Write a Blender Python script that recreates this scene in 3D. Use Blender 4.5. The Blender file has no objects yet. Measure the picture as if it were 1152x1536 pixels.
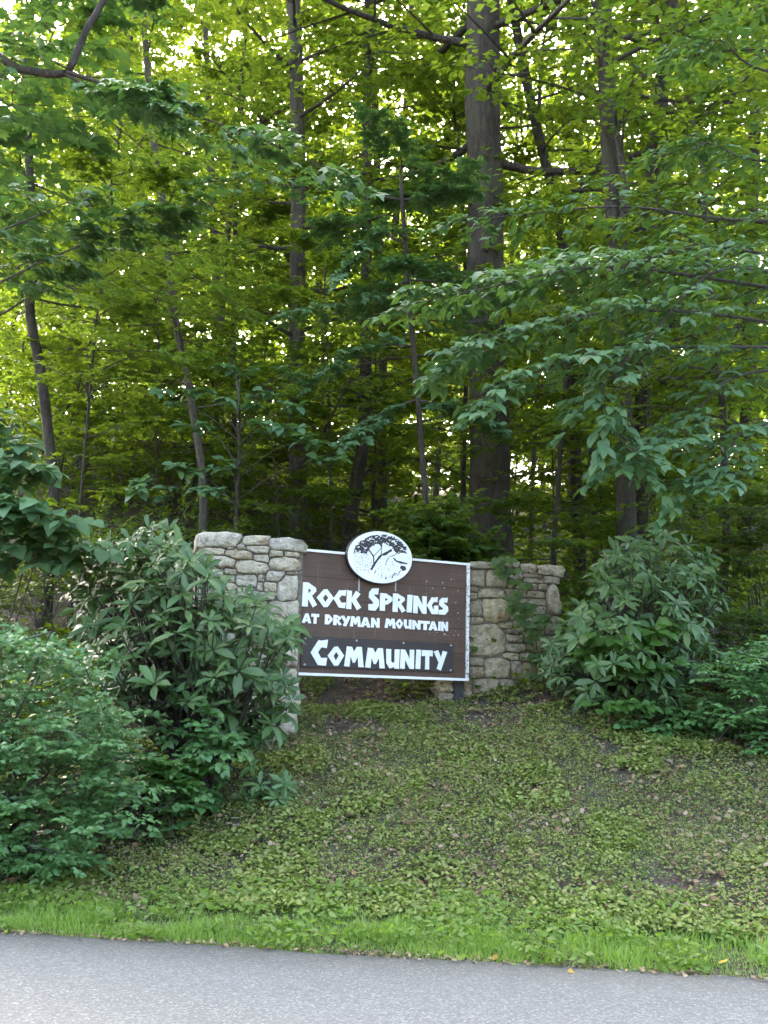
import bpy, math
import numpy as np
from mathutils import Matrix, Vector
from mathutils.geometry import tessellate_polygon

rng = np.random.default_rng(11)
scene = bpy.context.scene
COL = scene.collection
R = math.radians

# ------------------------------------------------------------------ camera
CAM_H, FPX, PITCH, ROLL = 1.5, 1500.0, 10.52, 1.494
cam_d = bpy.data.cameras.new('camera')
cam = bpy.data.objects.new('camera', cam_d)
COL.objects.link(cam)
cam_d.sensor_fit = 'VERTICAL'
cam_d.sensor_height = 36.0
cam_d.sensor_width = 27.0
cam_d.lens = FPX / 1536 * 36.0
cam_d.clip_start = 0.05
cam_d.clip_end = 2000
CAMM = Matrix.Translation((0, 0, CAM_H)) @ Matrix.Rotation(R(90 + PITCH), 4, 'X') @ Matrix.Rotation(R(ROLL), 4, 'Z')
cam.matrix_world = CAMM
scene.camera = cam

# ------------------------------------------------------------------ light
SUN_EL, SUN_AZ = 47.0, -24.0          # behind the wood, a little to the left
w = bpy.data.worlds.new('World')
scene.world = w
w.use_nodes = True
nt = w.node_tree
bg = nt.nodes['Background']
sky = nt.nodes.new('ShaderNodeTexSky')
sky.sky_type = 'NISHITA'
sky.sun_disc = False
sky.sun_elevation = R(SUN_EL)
sky.sun_rotation = R(SUN_AZ)
sky.dust_density = 7.0
sky.air_density = 1.0
sky.ozone_density = 0.4
nt.links.new(sky.outputs[0], bg.inputs[0])
bg.inputs[1].default_value = 0.15
sun_d = bpy.data.lights.new('sun', 'SUN')
sun_d.energy = 1.35
sun_d.angle = R(11)
sun_d.color = (1.0, 0.96, 0.86)
sun = bpy.data.objects.new('sun', sun_d)
COL.objects.link(sun)
sdir = Vector((math.sin(R(SUN_AZ)) * math.cos(R(SUN_EL)), math.cos(R(SUN_AZ)) * math.cos(R(SUN_EL)), math.sin(R(SUN_EL))))
sun.rotation_euler = (-sdir).to_track_quat('-Z', 'Y').to_euler()
sun.location = sdir * 60

vs = scene.view_settings
vs.view_transform = 'Standard'
vs.look = 'None'
vs.exposure = 3.72
vs.gamma = 1.0
vs.use_curve_mapping = False
scene.render.engine = 'CYCLES'
cy = scene.cycles
cy.max_bounces = 5
cy.diffuse_bounces = 3
cy.glossy_bounces = 2
cy.transmission_bounces = 3
cy.use_adaptive_sampling = True
cy.adaptive_threshold = 0.04
cy.transparent_max_bounces = 4
cy.caustics_reflective = False
cy.caustics_refractive = False
cy.use_denoising = True
cy.sample_clamp_indirect = 8.0

# ------------------------------------------------------------------ helpers
CM = np.array(CAMM)
def at(px, py, Y):
    """photo pixel -> point of the sight line at world depth Y"""
    d = CM[:3, :3] @ np.array([(px - 576) / FPX, -(py - 768) / FPX, -1.0])
    t = Y / d[1]
    return np.array([0, 0, CAM_H]) + d * t
def at_z(px, py, z):
    d = CM[:3, :3] @ np.array([(px - 576) / FPX, -(py - 768) / FPX, -1.0])
    return np.array([0, 0, CAM_H]) + d * ((z - CAM_H) / d[2])
def to_px(P):
    c = (np.asarray(P, float) - np.array([0, 0, CAM_H])) @ CM[:3, :3]
    z = np.maximum(-c[..., 2], 1e-3)
    return 576 + FPX * c[..., 0] / z, 768 - FPX * c[..., 1] / z, -c[..., 2]

_lat = np.random.default_rng(5).random((256, 256))
def noise2(x, y, s=1.0):
    x = np.asarray(x, float) / s + 1000.3; y = np.asarray(y, float) / s + 1000.7
    xi = np.floor(x).astype(int); yi = np.floor(y).astype(int)
    fx = x - xi; fy = y - yi
    fx = fx * fx * (3 - 2 * fx); fy = fy * fy * (3 - 2 * fy)
    g = lambda a, b: _lat[a & 255, b & 255]
    return (g(xi, yi) * (1 - fx) + g(xi + 1, yi) * fx) * (1 - fy) + (g(xi, yi + 1) * (1 - fx) + g(xi + 1, yi + 1) * fx) * fy

EA = at_z(0, 1398, 0.0)[:2]; EB = at_z(1152, 1469, 0.0)[:2]     # the road's edge
EDIR = (EB - EA) / np.linalg.norm(EB - EA)
ENOR = np.array([-EDIR[1], EDIR[0]])
def road_s(x, y):
    return (np.asarray(x) - EA[0]) * ENOR[0] + (np.asarray(y) - EA[1]) * ENOR[1]
def sm(t):
    t = np.clip(t, 0, 1); return t * t * (3 - 2 * t)
def ground_z(x, y):
    x = np.asarray(x, float); y = np.asarray(y, float)
    s = road_s(x, y)
    z = np.interp(s, [-500, -6.9, -6.6, -.05, .0, .15, .8, 1.3, 4.6, 5.2], [-.02, -.02, -.07, -.07, -.02, .02, .10, .22, 1.38, 1.50])
    slope = np.interp(x, [-14, -4, 0, 5, 14], [.62, .60, .36, .26, .22])
    u = np.clip(s - 5.0, 0, None)
    z = z + slope * np.minimum(u, 9) + .16 * np.clip(u - 9, 0, 60) + .14 * np.clip(u - 26, 0, 60)
    amp = sm((s - .3) / 1.5)
    z = z + amp * ((noise2(x, y, 1.3) - .5) * .12 + (noise2(x + 9, y, .45) - .5) * .06)
    return z

def prop(o, label=None, cat=None, group=None, kind=None):
    if label: o['label'] = label
    if cat: o['category'] = cat
    if group: o['group'] = group
    if kind: o['kind'] = kind
    return o
def empty(name, loc, label=None, cat=None, group=None, rz=0.0):
    o = bpy.data.objects.new(name, None)
    COL.objects.link(o)
    o.location = tuple(float(v) for v in loc); o.rotation_euler = (0, 0, rz)
    o.empty_display_size = .2
    return prop(o, label, cat, group)
def make_mesh(name, V, T, mats, midx=None, smooth=False):
    V = np.ascontiguousarray(V, np.float32); T = np.ascontiguousarray(T, np.int32)
    me = bpy.data.meshes.new(name)
    me.vertices.add(len(V)); me.vertices.foreach_set('co', V.ravel())
    me.loops.add(T.size); me.loops.foreach_set('vertex_index', T.ravel())
    me.polygons.add(len(T)); me.polygons.foreach_set('loop_start', np.arange(0, T.size, 3, dtype=np.int32))
    if midx is not None: me.polygons.foreach_set('material_index', np.ascontiguousarray(midx, np.int32))
    if smooth is not False:
        sv = np.ones(len(T), bool) if smooth is True else np.asarray(smooth, bool)
        me.polygons.foreach_set('use_smooth', sv)
    for m in (mats if isinstance(mats, (list, tuple)) else [mats]): me.materials.append(m)
    me.update(calc_edges=True); me.validate()
    return me
def link(name, me, parent=None, loc=None):
    o = bpy.data.objects.new(name, me); COL.objects.link(o)
    if parent is not None: o.parent = parent
    if loc is not None: o.location = tuple(float(v) for v in loc)
    return o
class MB:
    """collects triangles of several materials"""
    def __init__(s): s.V = []; s.T = []; s.M = []; s.S = []; s.n = 0
    def add(s, V, T, m=0, smooth=False):
        V = np.asarray(V, float).reshape(-1, 3); T = np.asarray(T, int).reshape(-1, 3)
        s.V.append(V); s.T.append(T + s.n); s.M.append(np.full(len(T), m)); s.S.append(np.full(len(T), smooth)); s.n += len(V)
    def box(s, a, b, m=0):
        x0, y0, z0 = a; x1, y1, z1 = b
        V = [(x0,y0,z0),(x1,y0,z0),(x1,y1,z0),(x0,y1,z0),(x0,y0,z1),(x1,y0,z1),(x1,y1,z1),(x0,y1,z1)]
        Q = [(0,3,2,1),(4,5,6,7),(0,1,5,4),(1,2,6,5),(2,3,7,6),(3,0,4,7)]
        s.add(V, [t for q in Q for t in ((q[0],q[1],q[2]),(q[0],q[2],q[3]))], m)
    def empty(s): return s.n == 0
    def mesh(s, name, mats, off=None):
        V = np.concatenate(s.V)
        if off is not None: V = V - np.asarray(off, float)
        return make_mesh(name, V, np.concatenate(s.T), mats, np.concatenate(s.M), np.concatenate(s.S))
    def build(s, name, mats, parent=None, off=None): return link(name, s.mesh(name, mats, off), parent)
def tube(mb, P, rad, sides=6, m=0, rough=0.0, cap=True, seed=0):
    P = np.asarray(P, float); n = len(P); rad = np.broadcast_to(np.asarray(rad, float), (n,))
    t = np.gradient(P, axis=0); t /= np.linalg.norm(t, axis=1, keepdims=True) + 1e-9
    ref = np.where(np.abs(t[:, 2:3]) > .8, np.array([[1., 0, 0]]), np.array([[0, 0, 1.]]))
    a = np.cross(ref, t); a /= np.linalg.norm(a, axis=1, keepdims=True) + 1e-9
    b = np.cross(t, a)
    ang = np.arange(sides) / sides * 2 * np.pi
    rr = rad[:, None] * np.ones(sides)
    if rough:
        g = np.random.default_rng(seed)
        lob = g.normal(size=sides) * rough * .6
        rr = rr * (1 + lob[None] + g.normal(size=(n, sides)) * rough * .5)
    V = P[:, None] + rr[..., None] * (np.cos(ang)[None, :, None] * a[:, None] + np.sin(ang)[None, :, None] * b[:, None])
    V = V.reshape(-1, 3)
    i = np.arange(n - 1)[:, None] * sides; j = np.arange(sides)[None]; k = (j + 1) % sides
    q0 = (i + j).ravel(); q1 = (i + k).ravel(); q2 = (i + sides + k).ravel(); q3 = (i + sides + j).ravel()
    T = np.concatenate([np.stack([q0, q1, q2], 1), np.stack([q0, q2, q3], 1)])
    if cap:
        V = np.concatenate([V, P[-1:]]); c = len(V) - 1; b0 = (n - 1) * sides
        T = np.concatenate([T, np.stack([b0 + np.arange(sides), b0 + (np.arange(sides) + 1) % sides, np.full(sides, c)], 1)])
    mb.add(V, T, m, True)
def spline(pts, n=4):
    pts = np.asarray(pts, float)
    if len(pts) < 3: 
        t = np.linspace(0, 1, n + 1)[:, None]; return pts[0] * (1 - t) + pts[-1] * t
    out = []; P = np.concatenate([2 * pts[:1] - pts[1:2], pts, 2 * pts[-1:] - pts[-2:-1]])
    for i in range(1, len(P) - 2):
        p0, p1, p2, p3 = P[i-1:i+3]
        for t in np.linspace(0, 1, n, endpoint=False):
            out.append(.5 * ((2*p1) + (-p0+p2)*t + (2*p0-5*p1+4*p2-p3)*t*t + (-p0+3*p1-3*p2+p3)*t**3))
    out.append(pts[-1]); return np.array(out)
def unit(v): return v / (np.linalg.norm(v, axis=-1, keepdims=True) + 1e-9)

# ------------------------------------------------------------------ materials
def new_mat(name):
    m = bpy.data.materials.new(name); m.use_nodes = True
    n = m.node_tree.nodes; l = m.node_tree.links
    return m, n, l, n['Principled BSDF'], n['Material Output']
def ramp(n, stops):
    r = n.new('ShaderNodeValToRGB'); e = r.color_ramp.elements
    while len(e) < len(stops): e.new(.5)
    for k, (p, c) in enumerate(stops): e[k].position = p; e[k].color = (*c, 1)
    return r
def nz(n, l, scale, detail=4, rough=.6, coord=None, dist=0.0):
    t = n.new('ShaderNodeTexNoise'); t.inputs['Scale'].default_value = scale; t.inputs['Detail'].default_value = detail
    t.inputs['Roughness'].default_value = rough; t.inputs['Distortion'].default_value = dist
    if coord is not None: l.new(coord, t.inputs['Vector'])
    return t
def mixc(n, l, fac, a, b, mode='MIX'):
    x = n.new('ShaderNodeMix'); x.data_type = 'RGBA'; x.blend_type = mode
    for sock, v in ((x.inputs[0], fac), (x.inputs[6], a), (x.inputs[7], b)):
        if isinstance(v, bpy.types.NodeSocket): l.new(v, sock)
        elif isinstance(v, tuple): sock.default_value = (*v, 1)
        else: sock.default_value = v
    return x.outputs[2]
def bump(n, l, h, strength, dist, b):
    x = n.new('ShaderNodeBump'); x.inputs['Strength'].default_value = strength; x.inputs['Distance'].default_value = dist
    l.new(h, x.inputs['Height']); l.new(x.outputs[0], b.inputs['Normal'])
def leaf_mat(name, cols, trans, tfac=.42, rough=.42, spec=.45):
    m, n, l, b, out = new_mat(name)
    g = n.new('ShaderNodeNewGeometry'); oi = n.new('ShaderNodeObjectInfo')
    ad = n.new('ShaderNodeMath'); ad.operation = 'ADD'; l.new(g.outputs['Random Per Island'], ad.inputs[0]); l.new(oi.outputs['Random'], ad.inputs[1])
    fr = n.new('ShaderNodeMath'); fr.operation = 'FRACT'; l.new(ad.outputs[0], fr.inputs[0])
    k = len(cols)
    rc = ramp(n, [(i / max(k - 1, 1), c) for i, c in enumerate(cols)]); l.new(fr.outputs[0], rc.inputs[0])
    rt = ramp(n, [(i / max(len(trans) - 1, 1), c) for i, c in enumerate(trans)]); l.new(fr.outputs[0], rt.inputs[0])
    tc = n.new('ShaderNodeTexCoord')
    big = nz(n, l, .5, 2, .5, tc.outputs['Object'])
    col = mixc(n, l, .35, rc.outputs[0], mixc(n, l, big.outputs[0], tuple(v * .6 for v in cols[0]), tuple(min(1, v * 1.25) for v in cols[-1])))
    mr = n.new('ShaderNodeMapRange'); l.new(oi.outputs['Random'], mr.inputs[0]); mr.inputs[3].default_value = .72; mr.inputs[4].default_value = 1.22
    hs = n.new('ShaderNodeHueSaturation'); l.new(col, hs.inputs['Color']); l.new(mr.outputs[0], hs.inputs['Value'])
    l.new(hs.outputs[0], b.inputs['Base Color']); b.inputs['Roughness'].default_value = rough; b.inputs['Specular IOR Level'].default_value = spec
    t = n.new('ShaderNodeBsdfTranslucent'); l.new(rt.outputs[0], t.inputs['Color'])
    mx = n.new('ShaderNodeMixShader'); mx.inputs[0].default_value = tfac
    l.new(b.outputs[0], mx.inputs[1]); l.new(t.outputs[0], mx.inputs[2]); l.new(mx.outputs[0], out.inputs['Surface'])
    return m
def bark_mat(name, dark, light, moss=0.0, sc=9.0):
    m, n, l, b, out = new_mat(name)
    tc = n.new('ShaderNodeTexCoord'); mp = n.new('ShaderNodeMapping'); mp.inputs['Scale'].default_value = (1, 1, .24)
    l.new(tc.outputs['Object'], mp.inputs[0])
    a = nz(n, l, sc, 6, .65, mp.outputs[0], .6); c = nz(n, l, 2.2, 3, .5, tc.outputs['Object']); fgr = nz(n, l, 60, 3, .6, tc.outputs['Object'])
    r = ramp(n, [(.36, dark), (.62, light)]); l.new(a.outputs[0], r.inputs[0])
    col = mixc(n, l, .3, r.outputs[0], mixc(n, l, c.outputs[0], tuple(v*.6 for v in dark), tuple(v*1.3 for v in light)))
    if moss:
        mr = ramp(n, [(.52, (0,0,0)), (.66, (moss,)*3)]); l.new(c.outputs[0], mr.inputs[0])
        col = mixc(n, l, mr.outputs[0], col, (.06, .08, .03))
    l.new(col, b.inputs['Base Color']); b.inputs['Roughness'].default_value = .9
    ma = n.new('ShaderNodeMath'); ma.operation = 'MULTIPLY_ADD'; l.new(fgr.outputs[0], ma.inputs[0]); ma.inputs[1].default_value = .25; l.new(a.outputs[0], ma.inputs[2])
    bump(n, l, ma.outputs[0], 1.0, .09, b)
    return m

M = {}
M['maple'] = leaf_mat('maple_leaf', [(.040,.085,.022), (.055,.110,.026), (.075,.130,.030)], [(.19,.32,.018), (.27,.40,.03), (.33,.43,.04)], .42, .46, .4)
M['wood'] = leaf_mat('woodland_leaf', [(.040,.080,.018), (.060,.110,.022), (.080,.130,.026)], [(.20,.31,.012), (.29,.40,.022), (.36,.43,.03)], .43, .5, .35)
M['under'] = leaf_mat('understory_leaf', [(.030,.065,.018), (.050,.095,.022), (.065,.11,.03)], [(.20,.31,.015), (.30,.40,.02)], .46, .5, .3)
M['branch_leaf'] = leaf_mat('hanging_branch_leaf', [(.055,.125,.055), (.075,.155,.062), (.10,.185,.07)], [(.10,.21,.03), (.15,.27,.04)], .30, .55, .3)
M['rhodo'] = leaf_mat('rhododendron_leaf', [(.045,.100,.028), (.068,.140,.038), (.105,.185,.05)], [(.07,.16,.02), (.12,.24,.03)], .2, .42, .42)
M['privet'] = leaf_mat('shrub_leaf', [(.060,.145,.048), (.09,.195,.058), (.13,.25,.07)], [(.08,.22,.03), (.13,.30,.04)], .30, .4, .45)
M['bright'] = leaf_mat('bright_leaf', [(.06,.14,.03), (.085,.18,.035)], [(.16,.34,.03), (.2,.4,.04)], .38, .42, .4)
M['cover'] = leaf_mat('cover_leaf', [(.11,.165,.038), (.18,.25,.05), (.25,.315,.065), (.33,.32,.11)], [(.14,.26,.02), (.22,.36,.03)], .33, .55, .3)
M['grass'] = leaf_mat('grass_blade', [(.10,.20,.030), (.15,.27,.036), (.20,.31,.05), (.27,.32,.10)], [(.26,.46,.03), (.34,.54,.05)], .38, .5, .3)
M['dead'] = leaf_mat('dead_leaf', [(.12,.08,.045), (.24,.175,.105), (.34,.265,.17), (.45,.37,.26), (.28,.16,.085)], [(.16,.10,.05), (.2,.14,.08)], .15, .8, .15)
M['yellow'] = leaf_mat('yellow_leaf', [(.36,.22,.03), (.45,.32,.06)], [(.4,.3,.03), (.45,.35,.05)], .2, .6, .3)
M['twig'] = bark_mat('twig_bark', (.035,.028,.02), (.10,.085,.065), 0, 30)
M['bark'] = bark_mat('furrowed_bark', (.018,.014,.010), (.085,.067,.045), .5, 14)
M['bark_dark'] = bark_mat('dark_bark', (.02,.016,.011), (.075,.060,.042), .4, 16)
M['bark_grey'] = bark_mat('grey_bark', (.032,.028,.02), (.115,.10,.072), .3, 12)

def mat_road():
    m, n, l, b, out = new_mat('asphalt')
    tc = n.new('ShaderNodeTexCoord')
    v = n.new('ShaderNodeTexVoronoi'); v.inputs['Scale'].default_value = 95; l.new(tc.outputs['Object'], v.inputs['Vector'])
    sep = n.new('ShaderNodeSeparateColor'); l.new(v.outputs['Color'], sep.inputs[0])
    r = ramp(n, [(0, (.028,.028,.025)), (.45, (.074,.075,.068)), (.8, (.17,.171,.155)), (1, (.40,.402,.365))]); l.new(sep.outputs[0], r.inputs[0])
    big = nz(n, l, .9, 5, .6, tc.outputs['Object']); fine = nz(n, l, 260, 2, .6, tc.outputs['Object'])
    col = mixc(n, l, .55, r.outputs[0], mixc(n, l, big.outputs[0], (.052,.053,.048), (.125,.127,.115)))
    col = mixc(n, l, .35, col, mixc(n, l, fine.outputs[0], (.03,.03,.028), (.30,.302,.275)))
    l.new(col, b.inputs['Base Color']); b.inputs['Roughness'].default_value = .85; b.inputs['Specular IOR Level'].default_value = .3
    bump(n, l, v.outputs['Distance'], .7, .006, b)
    return m
M['road'] = mat_road()
def mat_ground():
    m, n, l, b, out = new_mat('leafy_soil')
    tc = n.new('ShaderNodeTexCoord')
    a = nz(n, l, 22, 8, .7, tc.outputs['Object'], .8); c = nz(n, l, 3.0, 4, .6, tc.outputs['Object']); v = n.new('ShaderNodeTexVoronoi'); v.inputs['Scale'].default_value = 26
    l.new(tc.outputs['Object'], v.inputs['Vector'])
    r = ramp(n, [(.25, (.028,.021,.013)), (.5, (.085,.066,.040)), (.7, (.19,.15,.095)), (.85, (.27,.225,.15))]); l.new(a.outputs[0], r.inputs[0])
    col = mixc(n, l, .35, r.outputs[0], mixc(n, l, c.outputs[0], (.03,.024,.016), (.12,.10,.065)))
    col = mixc(n, l, .25, col, v.outputs['Color'], 'OVERLAY')
    hs = n.new('ShaderNodeHueSaturation'); hs.inputs['Saturation'].default_value = .75; l.new(col, hs.inputs['Color'])
    l.new(hs.outputs[0], b.inputs['Base Color']); b.inputs['Roughness'].default_value = .95; b.inputs['Specular IOR Level'].default_value = .15
    bump(n, l, a.outputs[0], 1.0, .04, b)
    return m
M['ground'] = mat_ground()
def mat_stone(name, cols, rust):
    m, n, l, b, out = new_mat(name)
    tc = n.new('ShaderNodeTexCoord'); oi = n.new('ShaderNodeObjectInfo')
    va = n.new('ShaderNodeVectorMath'); va.operation = 'ADD'; l.new(tc.outputs['Object'], va.inputs[0])
    cmb = n.new('ShaderNodeCombineXYZ')
    mu = n.new('ShaderNodeMath'); mu.operation = 'MULTIPLY'; l.new(oi.outputs['Random'], mu.inputs[0]); mu.inputs[1].default_value = 37
    l.new(mu.outputs[0], cmb.inputs[0]); l.new(mu.outputs[0], cmb.inputs[2]); l.new(cmb.outputs[0], va.inputs[1]); co = va.outputs[0]
    k = len(cols); rc = ramp(n, [(i/(k-1), c) for i, c in enumerate(cols)]); l.new(oi.outputs['Random'], rc.inputs[0])
    f = nz(n, l, 75, 5, .75, co); g = nz(n, l, 13, 5, .6, co, .4); h = nz(n, l, 5, 3, .6, co, .3)
    rf = ramp(n, [(.3, (.5,.49,.46)), (.45, (1.0,1.0,.98)), (.7, (1.35,1.34,1.31))]); l.new(f.outputs[0], rf.inputs[0])
    col = mixc(n, l, 1.0, rc.outputs[0], rf.outputs[0], 'MULTIPLY')
    rg = ramp(n, [(.32, (.6,.57,.51)), (.55, (1.12,1.12,1.1))]); l.new(g.outputs[0], rg.inputs[0])
    col = mixc(n, l, .85, col, rg.outputs[0], 'MULTIPLY')
    rr = ramp(n, [(.56, (0,0,0)), (.70, (rust,)*3)]); l.new(h.outputs[0], rr.inputs[0])
    col = mixc(n, l, rr.outputs[0], col, (.22,.115,.05))
    l.new(col, b.inputs['Base Color']); b.inputs['Roughness'].default_value = .92; b.inputs['Specular IOR Level'].default_value = .2
    ma = n.new('ShaderNodeMath'); ma.operation = 'MULTIPLY_ADD'; l.new(f.outputs[0], ma.inputs[0]); ma.inputs[1].default_value = .35; l.new(g.outputs[0], ma.inputs[2])
    bump(n, l, ma.outputs[0], 1.0, .055, b)
    return m
M['stone_pale'] = mat_stone('pale_fieldstone', [(.56,.51,.40), (.49,.45,.36), (.58,.51,.37), (.46,.43,.36), (.54,.46,.32)], .35)
M['stone_warm'] = mat_stone('brown_fieldstone', [(.40,.34,.225), (.33,.295,.22), (.44,.365,.23), (.30,.265,.20), (.40,.34,.245)], .6)
def mat_plain(name, c1, c2, sc, rough=.8, bs=.5, bd=.01, det=6):
    m, n, l, b, out = new_mat(name)
    tc = n.new('ShaderNodeTexCoord'); a = nz(n, l, sc, det, .7, tc.outputs['Object'])
    r = ramp(n, [(.32, c1), (.68, c2)]); l.new(a.outputs[0], r.inputs[0]); l.new(r.outputs[0], b.inputs['Base Color'])
    b.inputs['Roughness'].default_value = rough; bump(n, l, a.outputs[0], bs, bd, b)
    return m
M['mortar'] = mat_plain('old_mortar', (.08,.07,.052), (.22,.19,.14), 30, .95, .9, .02)
def mat_wood(name, c1, c2, streak):
    m, n, l, b, out = new_mat(name)
    tc = n.new('ShaderNodeTexCoord'); mp = n.new('ShaderNodeMapping'); mp.inputs['Scale'].default_value = (1.2, 1, 42); l.new(tc.outputs['Object'], mp.inputs[0])
    a = nz(n, l, 1.6, 7, .65, mp.outputs[0], .3)
    r = ramp(n, [(.3, c1), (.7, c2)]); l.new(a.outputs[0], r.inputs[0])
    mp2 = n.new('ShaderNodeMapping'); mp2.inputs['Scale'].default_value = (16, 1, 1.1); l.new(tc.outputs['Object'], mp2.inputs[0])
    s = nz(n, l, 2.0, 5, .65, mp2.outputs[0]); c = nz(n, l, 2.3, 4, .6, tc.outputs['Object'])
    sr = ramp(n, [(.60, (0,0,0)), (.78, (streak,)*3)]); l.new(s.outputs[0], sr.inputs[0])
    col = mixc(n, l, sr.outputs[0], r.outputs[0], (.26,.24,.215))
    cr = ramp(n, [(.3, (.78,)*3), (.7, (1.2,)*3)]); l.new(c.outputs[0], cr.inputs[0])
    col = mixc(n, l, 1.0, col, cr.outputs[0], 'MULTIPLY')
    l.new(col, b.inputs['Base Color']); b.inputs['Roughness'].default_value = .6; b.inputs['Specular IOR Level'].default_value = .35
    bump(n, l, a.outputs[0], .35, .006, b)
    return m
M['plank'] = mat_wood('brown_stained_wood', (.064,.037,.023), (.10,.060,.039), .75)
M['panel'] = mat_wood('dark_panel_wood', (.036,.028,.024), (.048,.038,.033), .06)
def mat_white(name, base, chip, thr):
    m, n, l, b, out = new_mat(name)
    tc = n.new('ShaderNodeTexCoord'); a = nz(n, l, 38, 5, .7, tc.outputs['Object']); c = nz(n, l, 5, 4, .6, tc.outputs['Object'])
    r = ramp(n, [(thr, chip), (thr + .05, base)]); l.new(a.outputs[0], r.inputs[0])
    cr = ramp(n, [(.3, (.86,.86,.84)), (.65, (1,1,1))]); l.new(c.outputs[0], cr.inputs[0])
    l.new(mixc(n, l, 1.0, r.outputs[0], cr.outputs[0], 'MULTIPLY'), b.inputs['Base Color']); b.inputs['Roughness'].default_value = .55
    return m
M['white'] = mat_white('white_letter_paint', (.80,.82,.82), (.5,.48,.44), .22)
M['white_trim'] = mat_white('white_trim_paint', (.80,.80,.79), (.42,.40,.36), .30)
M['white_worn'] = mat_white('peeling_white_paint', (.74,.73,.70), (.16,.145,.12), .41)
M['black'] = mat_plain('black_paint', (.012,.012,.014), (.02,.02,.022), 20, .5, .1, .002)
M['steel'] = mat_plain('dull_screw_metal', (.30,.28,.26), (.42,.40,.38), 60, .45, .1, .001)
M['post'] = mat_plain('dark_post_paint', (.02,.02,.02), (.06,.058,.055), 24, .8, .5, .01)

# ------------------------------------------------------------------ leaves
def tmpl(name):
    if name == 'simple': return np.array([(0,0,0),(.40,.45,.07),(0,1,-.10),(-.40,.45,.07)]), np.array([(0,1,2),(0,2,3)])
    if name == 'lobed': return np.array([(0,0,0),(.50,.36,.03),(.22,.56,.05),(0,1,-.12),(-.22,.56,.05),(-.50,.36,.03)]), np.array([(0,1,2),(0,2,3),(0,3,4),(0,4,5)])
    if name == 'maple':
        o = [(0,0,0),(.20,-.04,.0),(.46,.10,-.03),(.32,.30,.04),(.56,.58,-.05),(.24,.58,.04),(.16,.74,.03),(0,1,-.12)]
        o = o + [(-x,y,z) for x,y,z in o[-2:0:-1]]
        V = np.array([(0,.34,.0)] + o); k = len(o)
        return V, np.array([(0,1+i,1+(i+1)%k) for i in range(k)])
    if name == 'leaflet': return np.array([(0,0,0),(.25,.42,.06),(0,.5,0),(-.25,.42,.06),(0,1,-.07)]), np.array([(0,1,2),(1,4,2),(0,2,3),(3,2,4)])
    if name in ('oval','broad','long'):
        ww = {'oval':.27,'broad':.36,'long':.15,'leaflet':.24}[name]; dr = {'oval':.14,'broad':.16,'long':.16,'leaflet':.06}[name]
        k1, k2, h2 = (.86, 1.0, .70) if name == 'long' else (.95, .85, .66)
        V = [(0,0,0),(0,.36,.0),(0,.72,-.25*dr),(0,1,-dr),(-ww*k1,.30,.06),(-ww*k2,h2,.03),(ww*k1,.30,.06),(ww*k2,h2,.03)]
        return np.array(V), np.array([(0,1,4),(4,1,2),(4,2,5),(5,2,3),(0,6,1),(6,2,1),(6,7,2),(7,3,2)])
    if name == 'round':
        a = np.arange(7)/7*2*np.pi; V = [(0,.5,.0)]+[(.36*math.sin(t), .5-.5*math.cos(t), .05*math.cos(2*t)) for t in a]
        return np.array(V), np.array([(0,1+i,1+(i+1)%7) for i in range(7)])
    if name == 'blade': return np.array([(-.5,0,0),(.5,0,0),(-.38,.5,.06),(.38,.5,.06),(0,1,.26)]), np.array([(0,1,3),(0,3,2),(2,3,4)])
    if name == 'curl': return np.array([(0,0,.1),(.34,.3,.16),(.3,.7,.12),(0,1,.22),(-.36,.62,.10),(-.3,.25,.2),(0,.5,-.02)]), np.array([(6,0,1),(6,1,2),(6,2,3),(6,3,4),(6,4,5),(6,5,0)])
class Leaves:
    def __init__(s): s.p = []; s.d = []; s.n = []; s.s = []
    def add(s, p, d, n, sz):
        p = np.asarray(p, float).reshape(-1, 3)
        s.p.append(p); s.d.append(np.asarray(d, float).reshape(-1, 3)); s.n.append(np.asarray(n, float).reshape(-1, 3)); s.s.append(np.broadcast_to(np.asarray(sz, float), (len(p),)).copy())
    def cat(s): return np.concatenate(s.p), np.concatenate(s.d), np.concatenate(s.n), np.concatenate(s.s)
def frames(d, n):
    y = unit(d); x = unit(np.cross(y, n)); z = np.cross(x, y)
    return x, y, z
def leaf_tris(arr, name, width=None):
    p, d, n, s = arr; V, T = tmpl(name); x, y, z = frames(d, n); k = len(V)
    wx = s if width is None else width
    P = p[:, None] + (wx[:, None]*V[None, :, 0])[..., None]*x[:, None] + (s[:, None]*V[None, :, 1])[..., None]*y[:, None] + (s[:, None]*V[None, :, 2])[..., None]*z[:, None]
    TT = (T[None] + (np.arange(len(p))*k)[:, None, None]).reshape(-1, 3)
    return P.reshape(-1, 3), TT
def in_view(p, mx=120, my=120):
    a, b, c = to_px(p)
    return (a > -mx) & (a < 1152 + mx) & (b > -my) & (b < 1536 + my) & (c > 0)
def thin(arr, keep=.28, grow=1.75, mx=160, my=160):
    """outside what the picture and its surroundings can show, fewer and larger leaves"""
    p, d, n, s = arr; v = in_view(p, mx, my); r = rng.random(len(p)) < keep
    k = v | r; s = np.where(v, s, s*grow)
    return p[k], d[k], n[k], s[k]
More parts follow.
